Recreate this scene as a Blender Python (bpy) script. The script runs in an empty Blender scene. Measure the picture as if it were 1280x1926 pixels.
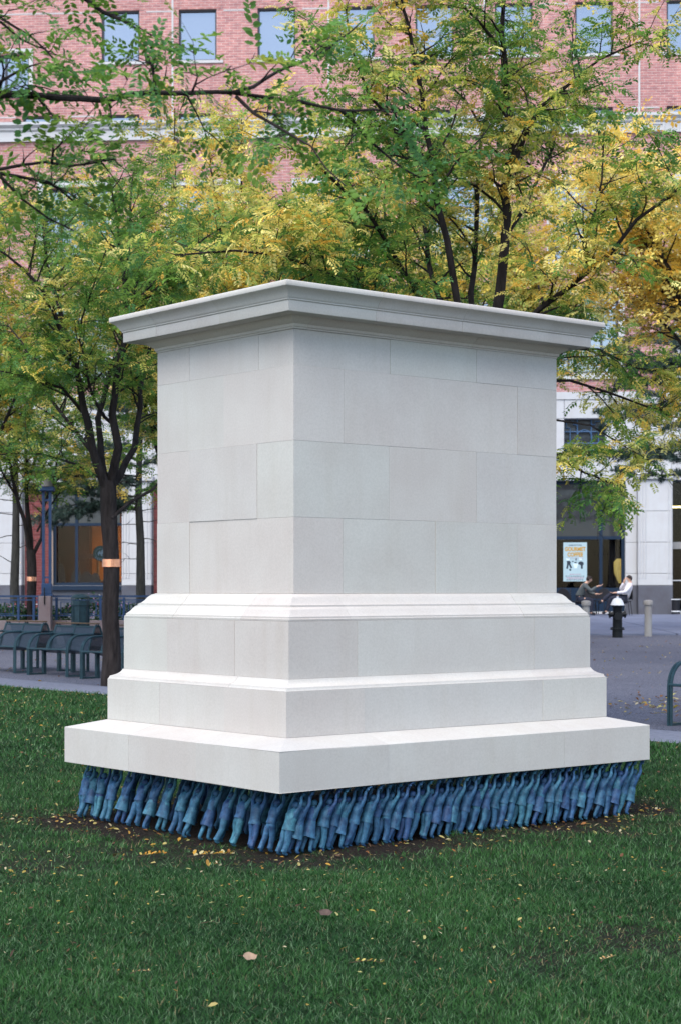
import bpy, bmesh, math, random
import numpy as np
from mathutils import Vector, Matrix, Euler

scene = bpy.context.scene
COL = scene.collection
R = math.radians
rng = np.random.default_rng(11)
random.seed(5)

# ------------------------------------------------------------------ camera
EYE = 1.45           # eye height above the lawn
FPX = 3354.0         # focal length in pixels of the 1280 x 1926 photograph
HOR = 1104.0         # pixel row of the horizon
cam_data = bpy.data.cameras.new('camera')
cam = bpy.data.objects.new('camera', cam_data); COL.objects.link(cam)
cam.location = (0, 0, EYE); cam.rotation_euler = (R(90), 0, 0)
cam_data.sensor_fit = 'AUTO'; cam_data.sensor_width = 36.0
cam_data.lens = FPX / 1926.0 * 36.0
cam_data.shift_y = (HOR - 963.0) / 1926.0
cam_data.clip_start = 0.1; cam_data.clip_end = 600
cam_data.dof.use_dof = True; cam_data.dof.focus_distance = 10.3; cam_data.dof.aperture_fstop = 8.0
scene.camera = cam

# ------------------------------------------------------------------ light
world = bpy.data.worlds.new('World'); scene.world = world; world.use_nodes = True
wn = world.node_tree.nodes; wl = world.node_tree.links
sky = wn.new('ShaderNodeTexSky'); sky.sky_type = 'NISHITA'; sky.sun_disc = False
SUN_EL, SUN_AZ = 55.0, 200.0           # compass: 0 = +Y, clockwise; the sun is behind the camera and to the left
sky.sun_elevation = R(SUN_EL); sky.sun_rotation = R(SUN_AZ)
sky.air_density = 1.0; sky.dust_density = 1.2; sky.ozone_density = 1.0
bg = wn['Background']; bg.inputs["Strength"].default_value = 0.105
wl.new(sky.outputs[0], bg.inputs['Color'])
sun_data = bpy.data.lights.new('sun', 'SUN'); sun_data.energy = 1.2; sun_data.angle = R(55)
sun_data.color = (1.0, 0.95, 0.86)
sun = bpy.data.objects.new('sun', sun_data); COL.objects.link(sun)
sd = Vector((math.sin(R(SUN_AZ)) * math.cos(R(SUN_EL)), math.cos(R(SUN_AZ)) * math.cos(R(SUN_EL)), math.sin(R(SUN_EL))))
sun.rotation_euler = sd.to_track_quat('Z', 'Y').to_euler(); sun.location = sd * 40

scene.view_settings.view_transform = 'Standard'; scene.view_settings.look = 'None'
scene.view_settings.exposure = 1.82; scene.view_settings.gamma = 1.0
scene.view_settings.use_curve_mapping = False
scene.render.engine = 'CYCLES'
scene.cycles.max_bounces = 9; scene.cycles.diffuse_bounces = 5; scene.cycles.transparent_max_bounces = 8

# ------------------------------------------------------------------ layout helpers
def pt(px, py, d):
    """the place d metres ahead of the viewpoint that the photograph shows at px, py"""
    return Vector(((px - 640.0) * d / FPX, d, EYE + (HOR - py) * d / FPX))
def gz(x, y):
    return 0.0165 * max(0.0, y - 28.0)
def gpt(px, d):
    x = (px - 640.0) * d / FPX
    return Vector((x, d, gz(x, d) - .03))

# ------------------------------------------------------------------ object helpers
def tag(o, label=None, cat=None, group=None, kind=None):
    if label: o['label'] = label
    if cat: o['category'] = cat
    if group: o['group'] = group
    if kind: o['kind'] = kind
    return o
def thing(name, label, cat, loc=(0, 0, 0), rz=0.0, group=None):
    o = bpy.data.objects.new(name, None); COL.objects.link(o)
    o.location = loc; o.rotation_euler = (0, 0, rz); o.empty_display_size = 0.1
    return tag(o, label, cat, group)
def link(name, me, parent=None):
    o = bpy.data.objects.new(name, me); COL.objects.link(o)
    if parent is not None: o.parent = parent
    return o
def copy_tree(o, parent=None):
    c = o.copy(); COL.objects.link(c)
    c.parent = parent
    for ch in list(o.children): copy_tree(ch, c)
    return c

class MB:
    """collects shapes, links them as one mesh object"""
    def __init__(s): s.v = []; s.f = []
    def add(s, vs, fs):
        n = len(s.v); s.v += [tuple(p) for p in vs]; s.f += [tuple(i + n for i in q) for q in fs]; return s
    def box(s, c, d, m=None, bev=0.0):
        x, y, z = d[0] / 2, d[1] / 2, d[2] / 2
        if bev <= 0:
            vs = [Vector((i * x, j * y, k * z)) for i in (-1, 1) for j in (-1, 1) for k in (-1, 1)]
            fs = [(0, 1, 3, 2), (4, 6, 7, 5), (0, 4, 5, 1), (2, 3, 7, 6), (0, 2, 6, 4), (1, 5, 7, 3)]
        else:
            b = min(bev, x * .9, y * .9, z * .9); vs = []; idx = {}
            for i in (-1, 1):
                for j in (-1, 1):
                    for k in (-1, 1):
                        for ax in range(3):
                            p = [i * x, j * y, k * z]
                            for q in range(3):
                                if q != ax: p[q] -= (i, j, k)[q] * b
                            idx[(i, j, k, ax)] = len(vs); vs.append(Vector(p))
            fs = []
            S = (-1, 1)
            for ax in range(3):
                o1, o2 = [q for q in range(3) if q != ax]
                for sg in S:
                    q = []
                    for a, b2 in ((-1, -1), (1, -1), (1, 1), (-1, 1)):
                        kk = [0, 0, 0]; kk[ax] = sg; kk[o1] = a; kk[o2] = b2
                        q.append(idx[(kk[0], kk[1], kk[2], ax)])
                    fs.append(q)
            for ax in range(3):
                o1, o2 = [q for q in range(3) if q != ax]
                for a in S:
                    for b2 in S:
                        q = []
                        for e, axx in ((-1, o1), (1, o1), (1, o2), (-1, o2)):
                            kk = [0, 0, 0]; kk[ax] = e; kk[o1] = a; kk[o2] = b2
                            q.append(idx[(kk[0], kk[1], kk[2], axx)])
                        fs.append(q)
            for i in S:
                for j in S:
                    for k in S: fs.append([idx[(i, j, k, 0)], idx[(i, j, k, 1)], idx[(i, j, k, 2)]])
        if m is not None: vs = [m @ p for p in vs]
        c = Vector(c); return s.add([p + c for p in vs], fs)
    def b2(s, a, b, bev=0.0):
        a = Vector(a); b = Vector(b); d = b - a
        return s.box((a + b) / 2, (abs(d.x), abs(d.y), abs(d.z)), None, bev)
    def tube(s, path, rad, n=8, cap=True, flat=1.0):
        P = [Vector(p) for p in path]
        if not hasattr(rad, '__len__'): rad = [rad] * len(P)
        up = None; rings = []
        for i, p in enumerate(P):
            t = (P[min(i + 1, len(P) - 1)] - P[max(i - 1, 0)])
            if t.length < 1e-9: t = Vector((0, 0, 1))
            t.normalize()
            if up is None:
                up = t.orthogonal().normalized()
            up = (up - t * up.dot(t))
            if up.length < 1e-6: up = t.orthogonal()
            up.normalize(); w = t.cross(up)
            rings.append([p + (up * math.cos(2 * math.pi * k / n) + w * math.sin(2 * math.pi * k / n) * flat) * rad[i] for k in range(n)])
        vs = [q for r_ in rings for q in r_]; fs = []
        for i in range(len(P) - 1):
            for k in range(n):
                k2 = (k + 1) % n
                fs.append((i * n + k, i * n + k2, (i + 1) * n + k2, (i + 1) * n + k))
        if cap and n > 2:
            fs.append(tuple(range(n - 1, -1, -1))); fs.append(tuple((len(P) - 1) * n + k for k in range(n)))
        return s.add(vs, fs)
    def lathe(s, prof, n=16, c=(0, 0, 0), sx=1.0, sy=1.0):
        c = Vector(c); vs = []; fs = []
        for r_, z in prof:
            for k in range(n):
                a = 2 * math.pi * k / n
                vs.append(c + Vector((r_ * math.cos(a) * sx, r_ * math.sin(a) * sy, z)))
        for i in range(len(prof) - 1):
            for k in range(n):
                k2 = (k + 1) % n
                fs.append((i * n + k, i * n + k2, (i + 1) * n + k2, (i + 1) * n + k))
        fs.append(tuple(range(n - 1, -1, -1))); fs.append(tuple((len(prof) - 1) * n + k for k in range(n)))
        return s.add(vs, fs)
    def loft(s, rings, cap=True):
        n = len(rings[0]); vs = [p for r_ in rings for p in r_]; fs = []
        for i in range(len(rings) - 1):
            for k in range(n):
                k2 = (k + 1) % n
                fs.append((i * n + k, i * n + k2, (i + 1) * n + k2, (i + 1) * n + k))
        if cap:
            fs.append(tuple(range(n - 1, -1, -1))); fs.append(tuple((len(rings) - 1) * n + k for k in range(n)))
        return s.add(vs, fs)
    def prism(s, outline, y0, y1):
        """outline in (x, z), thickness along y"""
        n = len(outline)
        vs = [(x, y0, z) for x, z in outline] + [(x, y1, z) for x, z in outline]
        fs = [tuple(range(n)), tuple(range(2 * n - 1, n - 1, -1))]
        for k in range(n):
            k2 = (k + 1) % n; fs.append((k, k + n, k2 + n, k2))
        return s.add(vs, fs)
    def mesh(s, name, material=None, smooth=False, recalc=True):
        me = bpy.data.meshes.new(name); me.from_pydata(s.v, [], s.f)
        if recalc:
            bm = bmesh.new(); bm.from_mesh(me); bmesh.ops.recalc_face_normals(bm, faces=bm.faces); bm.to_mesh(me); bm.free()
        if material is not None: me.materials.append(material)
        if smooth:
            me.polygons.foreach_set('use_smooth', [True] * len(me.polygons))
            try: me.set_sharp_from_angle(angle=R(40))
            except Exception: pass
        me.update(); return me
    def build(s, name, material=None, parent=None, smooth=False, recalc=True):
        return link(name, s.mesh(name, material, smooth, recalc), parent)

def np_mesh(name, V, F, material, cols=None, quads=False, smooth=False):
    """fast mesh from numpy arrays; F is (n,3) or (n,4)"""
    me = bpy.data.meshes.new(name); V = np.ascontiguousarray(V, np.float32); F = np.ascontiguousarray(F, np.int32)
    k = F.shape[1]
    me.vertices.add(len(V)); me.vertices.foreach_set('co', V.ravel())
    me.loops.add(F.size); me.loops.foreach_set('vertex_index', F.ravel())
    me.polygons.add(len(F)); me.polygons.foreach_set('loop_start', np.arange(0, F.size, k, dtype=np.int32))
    try: me.polygons.foreach_set('loop_total', np.full(len(F), k, np.int32))
    except Exception: pass
    if smooth: me.polygons.foreach_set('use_smooth', np.ones(len(F), bool))
    if cols is not None:
        at = me.color_attributes.new('tint', 'FLOAT_COLOR', 'POINT')
        c4 = np.ones((len(V), 4), np.float32); c4[:, :3] = cols; at.data.foreach_set('color', c4.ravel())
    me.update(calc_edges=True); me.validate()
    if material: me.materials.append(material)
    return me

# ------------------------------------------------------------------ materials
class NT:
    def __init__(s, name):
        s.m = bpy.data.materials.new(name); s.m.use_nodes = True
        s.n = s.m.node_tree.nodes; s.l = s.m.node_tree.links
        s.b = s.n['Principled BSDF']; s.out = s.n['Material Output']
    def new(s, t, **kw):
        x = s.n.new(t)
        for k, v in kw.items(): setattr(x, k, v)
        return x
    def setv(s, sock, v):
        if isinstance(v, bpy.types.NodeSocket): s.l.new(v, sock)
        else: sock.default_value = v
    def coord(s, kind='Object'): return s.new('ShaderNodeTexCoord').outputs[kind]
    def noise(s, vec, scale, detail=4, rough=.55):
        x = s.new('ShaderNodeTexNoise'); s.l.new(vec, x.inputs['Vector'])
        x.inputs['Scale'].default_value = scale; x.inputs['Detail'].default_value = detail; x.inputs['Roughness'].default_value = rough
        return x.outputs[0]
    def ramp(s, fac, stops):
        x = s.new('ShaderNodeValToRGB'); s.l.new(fac, x.inputs[0]); e = x.color_ramp.elements
        while len(e) < len(stops): e.new(0.5)
        for i, (p, c) in enumerate(stops): e[i].position = p; e[i].color = (*c, 1) if len(c) == 3 else c
        return x.outputs[0]
    def mix(s, fac, a, b, mode='MIX'):
        x = s.new('ShaderNodeMix', data_type='RGBA', blend_type=mode)
        s.setv(x.inputs[0], fac); s.setv(x.inputs[6], a if isinstance(a, bpy.types.NodeSocket) else (*a, 1)); s.setv(x.inputs[7], b if isinstance(b, bpy.types.NodeSocket) else (*b, 1))
        return x.outputs[2]
    def math(s, op, a, b=0.0):
        x = s.new('ShaderNodeMath', operation=op); s.setv(x.inputs[0], a); s.setv(x.inputs[1], b); return x.outputs[0]
    def bump(s, h, strength, dist=.01):
        x = s.new('ShaderNodeBump'); s.l.new(h, x.inputs['Height']); x.inputs['Strength'].default_value = strength; x.inputs['Distance'].default_value = dist
        s.l.new(x.outputs[0], s.b.inputs['Normal'])
    def rnd(s): return s.new('ShaderNodeObjectInfo').outputs['Random']

def simple(name, col, rough=.6, metal=0.0, var=.25, scale=20, bump=.15, bdist=.003, spec=None):
    t = NT(name); v = t.coord(); n = t.noise(v, scale)
    lo = tuple(c * (1 - var) for c in col); hi = tuple(min(1, c * (1 + var)) for c in col)
    t.l.new(t.ramp(n, [(.3, lo), (.7, hi)]), t.b.inputs['Base Color'])
    t.b.inputs['Roughness'].default_value = rough; t.b.inputs['Metallic'].default_value = metal
    spec = .2 if spec is None else spec
    if spec is not None: t.b.inputs['Specular IOR Level'].default_value = spec
    if bump: t.bump(t.noise(v, scale * 4, 3), bump, bdist)
    return t.m

def stone_mat(name, base, tints, mott=.06):
    t = NT(name); v = t.coord()
    # every block its own shade (object random), soft mottling, fine pitted grain
    rn = t.rnd()
    c = t.ramp(rn, [(i / (len(tints) - 1), tuple(b * k for b, k in zip(base, tt))) for i, tt in enumerate(tints)])
    add = t.new('ShaderNodeVectorMath', operation='ADD'); t.l.new(v, add.inputs[0])
    cmb = t.new('ShaderNodeCombineXYZ')
    for k in range(3): t.l.new(t.math('MULTIPLY', rn, 17.0 + 9 * k), cmb.inputs[k])
    t.l.new(cmb.outputs[0], add.inputs[1]); v2 = add.outputs[0]
    c = t.mix(1.0, c, t.ramp(t.noise(v2, 2.2, 5, .6), [(.36, (1 - mott * .8, 1 - mott * 1.15, 1 - mott * 1.2)), (.64, (1, 1, 1))]), 'MULTIPLY')
    c = t.mix(1.0, c, t.ramp(t.noise(v2, 90, 3, .7), [(.32, (.9, .9, .9)), (.62, (1.0, 1.0, 1.0))]), 'MULTIPLY')
    st = t.new('ShaderNodeMapping'); t.l.new(v2, st.inputs[0]); st.inputs['Scale'].default_value = (9, 9, .7)
    c = t.mix(1.0, c, t.ramp(t.noise(st.outputs[0], 1.0, 4, .6), [(.28, (.965, .955, .94)), (.5, (1, 1, 1))]), 'MULTIPLY')
    t.l.new(c, t.b.inputs['Base Color']); t.b.inputs['Roughness'].default_value = .85
    t.b.inputs['Specular IOR Level'].default_value = .25
    t.bump(t.noise(v2, 160, 4, .7), .12, .002)
    return t.m

M = {}
M['stone'] = stone_mat('pale limestone', (.468, .452, .424), [(1, .97, .95), (.965, .985, .965), (1.02, 1.0, .985), (.955, .925, .915), (1.0, .995, .98), (.955, .95, .95), (.985, 1.0, .975), (1.0, .965, .95)], .07)
M['facade_stone'] = stone_mat('facade limestone', (.47, .475, .485), [(1, 1, 1), (.95, .95, .95), (1.03, 1.03, 1.02)], .05)
M['granite'] = stone_mat('grey granite', (.10, .108, .13), [(1, 1, 1), (.9, .9, .92), (1.08, 1.05, 1.05)], .2)
M['pink_granite'] = stone_mat('pink granite', (.20, .165, .17), [(1, 1, 1), (.92, .9, .92)], .2)
M['concrete'] = stone_mat('concrete', (.27, .265, .26), [(1, 1, 1), (.93, .93, .93)], .12)

def brick_mat(name='red brick', C1=(.40, .20, .192)):
    t = NT(name); v = t.coord()
    mp = t.new('ShaderNodeSeparateXYZ'); t.l.new(v, mp.inputs[0])
    cb = t.new('ShaderNodeCombineXYZ'); t.l.new(mp.outputs[0], cb.inputs[0]); t.l.new(mp.outputs[2], cb.inputs[1])
    br = t.new('ShaderNodeTexBrick'); t.l.new(cb.outputs[0], br.inputs['Vector'])
    br.inputs['Scale'].default_value = 1.0; br.inputs['Brick Width'].default_value = .31; br.inputs['Row Height'].default_value = .098
    br.inputs['Mortar Size'].default_value = .009; br.inputs['Mortar Smooth'].default_value = .2; br.inputs['Bias'].default_value = -.1
    br.inputs['Color1'].default_value = (C1[0], C1[1], C1[2], 1); br.inputs['Color2'].default_value = (C1[0] * .83, C1[1] * .82, C1[2] * .86, 1); br.inputs['Mortar'].default_value = (C1[0] * 1.12, C1[1] * 1.75, C1[2] * 1.8, 1)
    c = t.mix(1.0, br.outputs['Color'], t.ramp(t.noise(v, .5, 5, .6), [(.3, (.85, .84, .85)), (.7, (1.1, 1.08, 1.05))]), 'MULTIPLY')
    nb = t.new('ShaderNodeMapping'); t.l.new(cb.outputs[0], nb.inputs[0]); nb.inputs['Scale'].default_value = (3.2, 10.2, 1)
    c = t.mix(1.0, c, t.ramp(t.noise(nb.outputs[0], 1.0, 1), [(.3, (.78, .76, .78)), (.7, (1.22, 1.2, 1.15))]), 'MULTIPLY')
    t.l.new(c, t.b.inputs['Base Color']); t.b.inputs['Roughness'].default_value = .85
    t.b.inputs['Specular IOR Level'].default_value = .15; t.bump(t.math('SUBTRACT', 1.0, br.outputs['Fac']), .5, .01)
    return t.m
M['brick'] = brick_mat(); M['shaded_brick'] = brick_mat('shaded red brick', (.15, .045, .045))  # darker brick copy for the ground-floor piers, their shade painted into its colour

def leaf_mat(name, trans=.4, rough=.5):
    t = NT(name); a = t.new('ShaderNodeAttribute', attribute_name='tint')
    t.l.new(a.outputs['Color'], t.b.inputs['Base Color']); t.b.inputs['Roughness'].default_value = rough
    t.b.inputs['Specular IOR Level'].default_value = .25
    tr = t.new('ShaderNodeBsdfTranslucent'); t.l.new(a.outputs['Color'], tr.inputs[0])
    mx = t.new('ShaderNodeMixShader'); mx.inputs[0].default_value = trans
    t.l.new(t.b.outputs[0], mx.inputs[1]); t.l.new(tr.outputs[0], mx.inputs[2]); t.l.new(mx.outputs[0], t.out.inputs[0])
    return t.m
M['leaf'] = leaf_mat('autumn leaves', .5)
M['needles'] = leaf_mat('pine needles', .2, .6)
M['grass'] = leaf_mat('grass blades', .3, .75)

def bark_mat(name, dark, light):
    t = NT(name); v = t.coord()
    mp = t.new('ShaderNodeMapping'); t.l.new(v, mp.inputs[0]); mp.inputs['Scale'].default_value = (14, 14, 3)
    n = t.noise(mp.outputs[0], 1.0, 6, .65)
    t.l.new(t.ramp(n, [(.3, dark), (.72, light)]), t.b.inputs['Base Color']); t.b.inputs['Roughness'].default_value = .9
    t.b.inputs['Specular IOR Level'].default_value = .1; t.bump(n, .8, .03); return t.m
M['bark'] = bark_mat('dark bark', (.010, .008, .008), (.040, .033, .032))
M['pine_bark'] = bark_mat('grey pine bark', (.02, .02, .02), (.06, .058, .052))

def patina_mat(name, kind):
    t = NT(name); v = t.coord(); rn = t.rnd()
    add = t.new('ShaderNodeVectorMath', operation='ADD'); t.l.new(v, add.inputs[0])
    cmb = t.new('ShaderNodeCombineXYZ')
    for k in range(3): t.l.new(t.math('MULTIPLY', rn, 5.0 + 3 * k), cmb.inputs[k])
    t.l.new(cmb.outputs[0], add.inputs[1]); v2 = add.outputs[0]
    base = t.ramp(rn, [(0, (.007, .020, .075)), (.35, (.008, .040, .085)), (.6, (.006, .018, .065)), (.85, (.010, .055, .095)), (1, (.008, .028, .085))])
    pale = t.ramp(rn, [(0, (.042, .125, .26)), (.3, (.055, .20, .28)), (.6, (.035, .10, .23)), (.85, (.07, .24, .30)), (1, (.045, .135, .28))])
    f = t.ramp(t.noise(v2, 26, 4, .6), [(.30, (0, 0, 0)), (.80, (1, 1, 1))])
    c = t.mix(f, base, pale)
    c = t.mix(1.0, c, t.ramp(t.noise(v2, 60, 3, .7), [(.3, (.66, .66, .74)), (.65, (1.1, 1.1, 1.08))]), 'MULTIPLY')
    if kind: c = t.mix(1.0, c, kind, 'MULTIPLY')
    t.l.new(c, t.b.inputs['Base Color']); t.b.inputs['Roughness'].default_value = .6; t.b.inputs['Specular IOR Level'].default_value = .3
    t.bump(t.noise(v2, 130, 3, .6), .35, .003)
    return t.m
M['patina'] = patina_mat('blue patina', None)
M['patina_dark'] = patina_mat('blue patina hair', (.72, .7, .8))
M['patina_coat'] = patina_mat('blue patina coat', (1.08, 1.04, 1.0))

def ground_mat():
    t = NT('lawn soil and thatch'); v = t.coord(); a = t.new('ShaderNodeAttribute', attribute_name='tint').outputs['Color']
    n = t.noise(v, 6, 6, .65); n2 = t.noise(v, 60, 4, .7)
    g = t.ramp(n, [(.3, (.012, .03, .012)), (.55, (.025, .05, .02)), (.75, (.05, .06, .03))])
    d = t.ramp(n2, [(.3, (.008, .006, .005)), (.55, (.030, .022, .018)), (.75, (.075, .06, .05))])
    sx = t.new('ShaderNodeSeparateColor'); t.l.new(a, sx.inputs[0])
    t.l.new(t.mix(sx.outputs[0], g, d), t.b.inputs['Base Color']); t.b.inputs['Roughness'].default_value = .95
    t.b.inputs['Specular IOR Level'].default_value = .1
    t.bump(n2, 1.0, .05); return t.m
M['lawn'] = ground_mat()
def gravel_mat():
    t = NT('fine grey gravel'); v = t.coord()
    n = t.noise(v, 45, 4, .75); n2 = t.noise(v, .35, 4, .6); n3 = t.noise(v, 9, 3, .7)
    c = t.ramp(n, [(.3, (.026, .029, .042)), (.48, (.078, .084, .115)), (.70, (.21, .215, .25))])
    c = t.mix(1.0, c, t.ramp(n2, [(.3, (.82, .82, .85)), (.7, (1.12, 1.1, 1.08))]), 'MULTIPLY')
    c = t.mix(1.0, c, t.ramp(n3, [(.3, (.85, .85, .85)), (.7, (1.1, 1.1, 1.1))]), 'MULTIPLY')
    t.l.new(c, t.b.inputs['Base Color']); t.b.inputs['Roughness'].default_value = .9
    t.b.inputs['Specular IOR Level'].default_value = .2; t.bump(n, .8, .015); return t.m
M['gravel'] = gravel_mat()
M['path'] = simple('pale edging path', (.125, .135, .175), .9, var=.22, scale=14, bump=.3)
M['pavement'] = simple('concrete pavement', (.125, .142, .20), .85, var=.12, scale=1.2, bump=.1)
M['blue_steel'] = simple('blue painted steel', (.020, .046, .11), .45, var=.15, scale=8, bump=.05)
M['pale_steel'] = simple('pale blue painted steel', (.06, .12, .22), .5, var=.1)
M['green_steel'] = simple('dark green painted steel', (.018, .042, .054), .4, var=.25, scale=10, bump=.05)
M['mesh_steel'] = simple('dark perforated steel', (.030, .05, .075), .5, var=.3, scale=90, bump=.3)
M['wood'] = simple('worn brown slat', (.085, .055, .033), .6, var=.3, scale=9)
M['copper'] = simple('copper band', (.75, .36, .24), .25, 1.0, var=.15, scale=12, bump=.05)
M['black_iron'] = simple('black painted iron', (.006, .007, .009), .4, var=.25, scale=9, bump=.06)
M['white_paint'] = simple('white paint', (.55, .56, .58), .5, var=.12, scale=9)
M['black'] = simple('black plastic', (.012, .012, .016), .5, var=.2)
M['frame_dark'] = simple('dark window frame', (.06, .065, .08), .5, var=.1)
M['frame_blue'] = simple('blue storefront frame', (.008, .020, .042), .45, var=.15)
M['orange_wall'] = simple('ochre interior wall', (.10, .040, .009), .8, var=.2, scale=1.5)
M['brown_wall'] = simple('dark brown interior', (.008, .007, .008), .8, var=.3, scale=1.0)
M['red_wood'] = simple('dark red wood', (.018, .006, .004), .5, var=.3, scale=4)
M['skin'] = simple('skin', (.50, .30, .22), .5, var=.08)
M['hair'] = simple('dark hair', (.02, .013, .011), .6, var=.3, scale=60)
M['grey_jacket'] = simple('grey jacket', (.075, .085, .088), .9, var=.15, scale=30)
M['white_shirt'] = simple('white shirt', (.60, .57, .60), .8, var=.08, scale=12)
M['dark_trousers'] = simple('dark trousers', (.02, .022, .035), .9, var=.2, scale=20)
M['yellow'] = simple('yellow cloth', (.42, .30, .08), .8, var=.2)
M['poster'] = simple('pale blue poster paper', (.33, .44, .48), .7, var=.04, scale=4, bump=0)
M['poster_gold'] = simple('gold print', (.42, .24, .035), .6, var=.1, bump=0)
M['poster_dark'] = simple('dark print', (.025, .035, .05), .6, var=.1, bump=0)
M['poster_red'] = simple('red print', (.32, .14, .20), .6, var=.1, bump=0)
M['poster_pale'] = simple('pale print', (.55, .66, .70), .6, var=.05, bump=0)
M['sign_green'] = simple('dark green sign', (.006, .016, .014), .5, var=.1)
M['sign_pale'] = simple('pale sign lettering', (.05, .075, .10), .5, var=.05, bump=0)
M['flowers'] = leaf_mat('flowers and leaves', .3)
M['fallen'] = leaf_mat('fallen leaves', .25, .6)

def glass_mat(name, base, refl, rough=.03, tint=(.8, .88, 1.0)):
    t = NT(name); v = t.coord()
    t.b.inputs['Base Color'].default_value = (*base, 1); t.b.inputs['Roughness'].default_value = .3
    gl = t.new('ShaderNodeBsdfGlossy'); gl.inputs['Roughness'].default_value = rough; gl.inputs['Color'].default_value = (*tint, 1)
    mx = t.new('ShaderNodeMixShader'); mx.inputs[0].default_value = refl
    t.l.new(t.b.outputs[0], mx.inputs[1]); t.l.new(gl.outputs[0], mx.inputs[2]); t.l.new(mx.outputs[0], t.out.inputs[0])
    bp = t.new('ShaderNodeBump'); t.l.new(t.noise(v, .9, 2), bp.inputs['Height']); bp.inputs['Strength'].default_value = .06; bp.inputs['Distance'].default_value = .05
    t.l.new(bp.outputs[0], gl.inputs['Normal'])
    return t.m
M['sky_glass'] = glass_mat('coated window glass', (.06, .07, .09), .28, .03, (.62, .70, .80))
M['dark_glass'] = glass_mat('dark window glass', (.008, .010, .014), .022, .03, (.6, .75, 1.0))
def clear_glass():
    t = NT('clear shop glass')
    tr = t.new('ShaderNodeBsdfTransparent'); tr.inputs[0].default_value = (.88, .9, .92, 1)
    gl = t.new('ShaderNodeBsdfGlossy'); gl.inputs['Roughness'].default_value = .02
    mx = t.new('ShaderNodeMixShader'); mx.inputs[0].default_value = .010
    t.l.new(tr.outputs[0], mx.inputs[1]); t.l.new(gl.outputs[0], mx.inputs[2]); t.l.new(mx.outputs[0], t.out.inputs[0]); return t.m
M['clear_glass'] = clear_glass()
def emit(name, col, s):
    t = NT(name); t.b.inputs['Base Color'].default_value = (*col, 1)
    t.b.inputs['Emission Color'].default_value = (*col, 1); t.b.inputs['Emission Strength'].default_value = s; return t.m
M['bulb'] = emit('lit bulb', (1, .62, .22), 25)
M['strip'] = emit('lit strip lamp', (1, .8, .3), 3.0)

def mesh_mat():
    """perforated sheet: small round holes in a staggered grid"""
    t = NT('perforated steel sheet'); v = t.coord(); sx = t.new('ShaderNodeSeparateXYZ'); t.l.new(v, sx.inputs[0])
    w = lambda o: t.math('SINE', t.math('MULTIPLY', o, 2 * math.pi / .016))
    f = t.math('GREATER_THAN', t.math('MULTIPLY', w(sx.outputs[0]), w(t.math('ADD', sx.outputs[1], sx.outputs[2]))), .18)
    t.b.inputs['Base Color'].default_value = (.016, .028, .045, 1); t.b.inputs['Roughness'].default_value = .5
    tr = t.new('ShaderNodeBsdfTransparent'); mx = t.new('ShaderNodeMixShader')
    t.l.new(f, mx.inputs[0]); t.l.new(t.b.outputs[0], mx.inputs[1]); t.l.new(tr.outputs[0], mx.inputs[2]); t.l.new(mx.outputs[0], t.out.inputs[0]); return t.m
M['mesh_steel'] = mesh_mat()

# ================================================================== GROUND
EDGE_A, EDGE_B = 20.09, -1.19        # straight lawn edge: y = A + B x
EDGE_N = math.sqrt(1 + EDGE_B ** 2)
TH = R(50.76); RX = Vector((math.sin(TH), math.cos(TH))); LX = Vector((-RX.y, RX.x))
PL, PW = 2.9695, 2.2343
PCORN = Vector((-0.3245, 9.52))
PC = PCORN + RX * PL / 2 + LX * PW / 2
PROT = math.atan2(RX.y, RX.x)

def hash_noise(x, y, s, seed=0.0):
    """cheap smooth noise, vectorised, about -1..1"""
    v = np.sin(x * s * 1.7 + seed + 1.3 * np.sin(y * s * 1.1 + seed * 2)) + np.sin(y * s * 2.1 - seed + 1.7 * np.sin(x * s * .9 + 3 * seed)) + .7 * np.sin((x + y) * s * 3.3 + seed * 5 + np.sin((x - y) * s * 2.3))
    return v / 2.7
def bare(x, y):
    """1 = trodden bare soil round the foot of the plinth, 0 = full lawn"""
    dx = x - PC.x; dy = y - PC.y
    u = np.abs(dx * RX.x + dy * RX.y) - PL / 2; v = np.abs(dx * LX.x + dy * LX.y) - PW / 2
    d = np.sqrt(np.maximum(u, 0) ** 2 + np.maximum(v, 0) ** 2) + np.minimum(np.maximum(u, v), 0)
    b = np.clip(.98 - (d - .0) / .70 + .55 * hash_noise(x, y, 2.6, 1.0) + .42 * hash_noise(x, y, 9, 2.0), 0, 1)
    b = np.where(d < -.15, 1.0, b)
    # a few worn patches elsewhere
    for (qx, qy, r_, s) in ((1.15, 7.3, .3, .75), (.75, 6.9, .22, .6), (-2.2, 9.6, .5, .5), (3.0, 11.0, .5, .6), (-1.6, 9.2, .4, .55), (1.7, 6.6, .2, .5)):
        q = np.sqrt((x - qx) ** 2 + ((y - qy) * .6) ** 2) / r_
        b = np.maximum(b, np.clip(s * (1.3 - q + .5 * hash_noise(x, y, 8, 3.0)), 0, s))
    return b

def lawn_bump(x, y):
    return .012 * hash_noise(x, y, 1.1, .5) + .006 * hash_noise(x, y, 5, 1.5)

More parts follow.
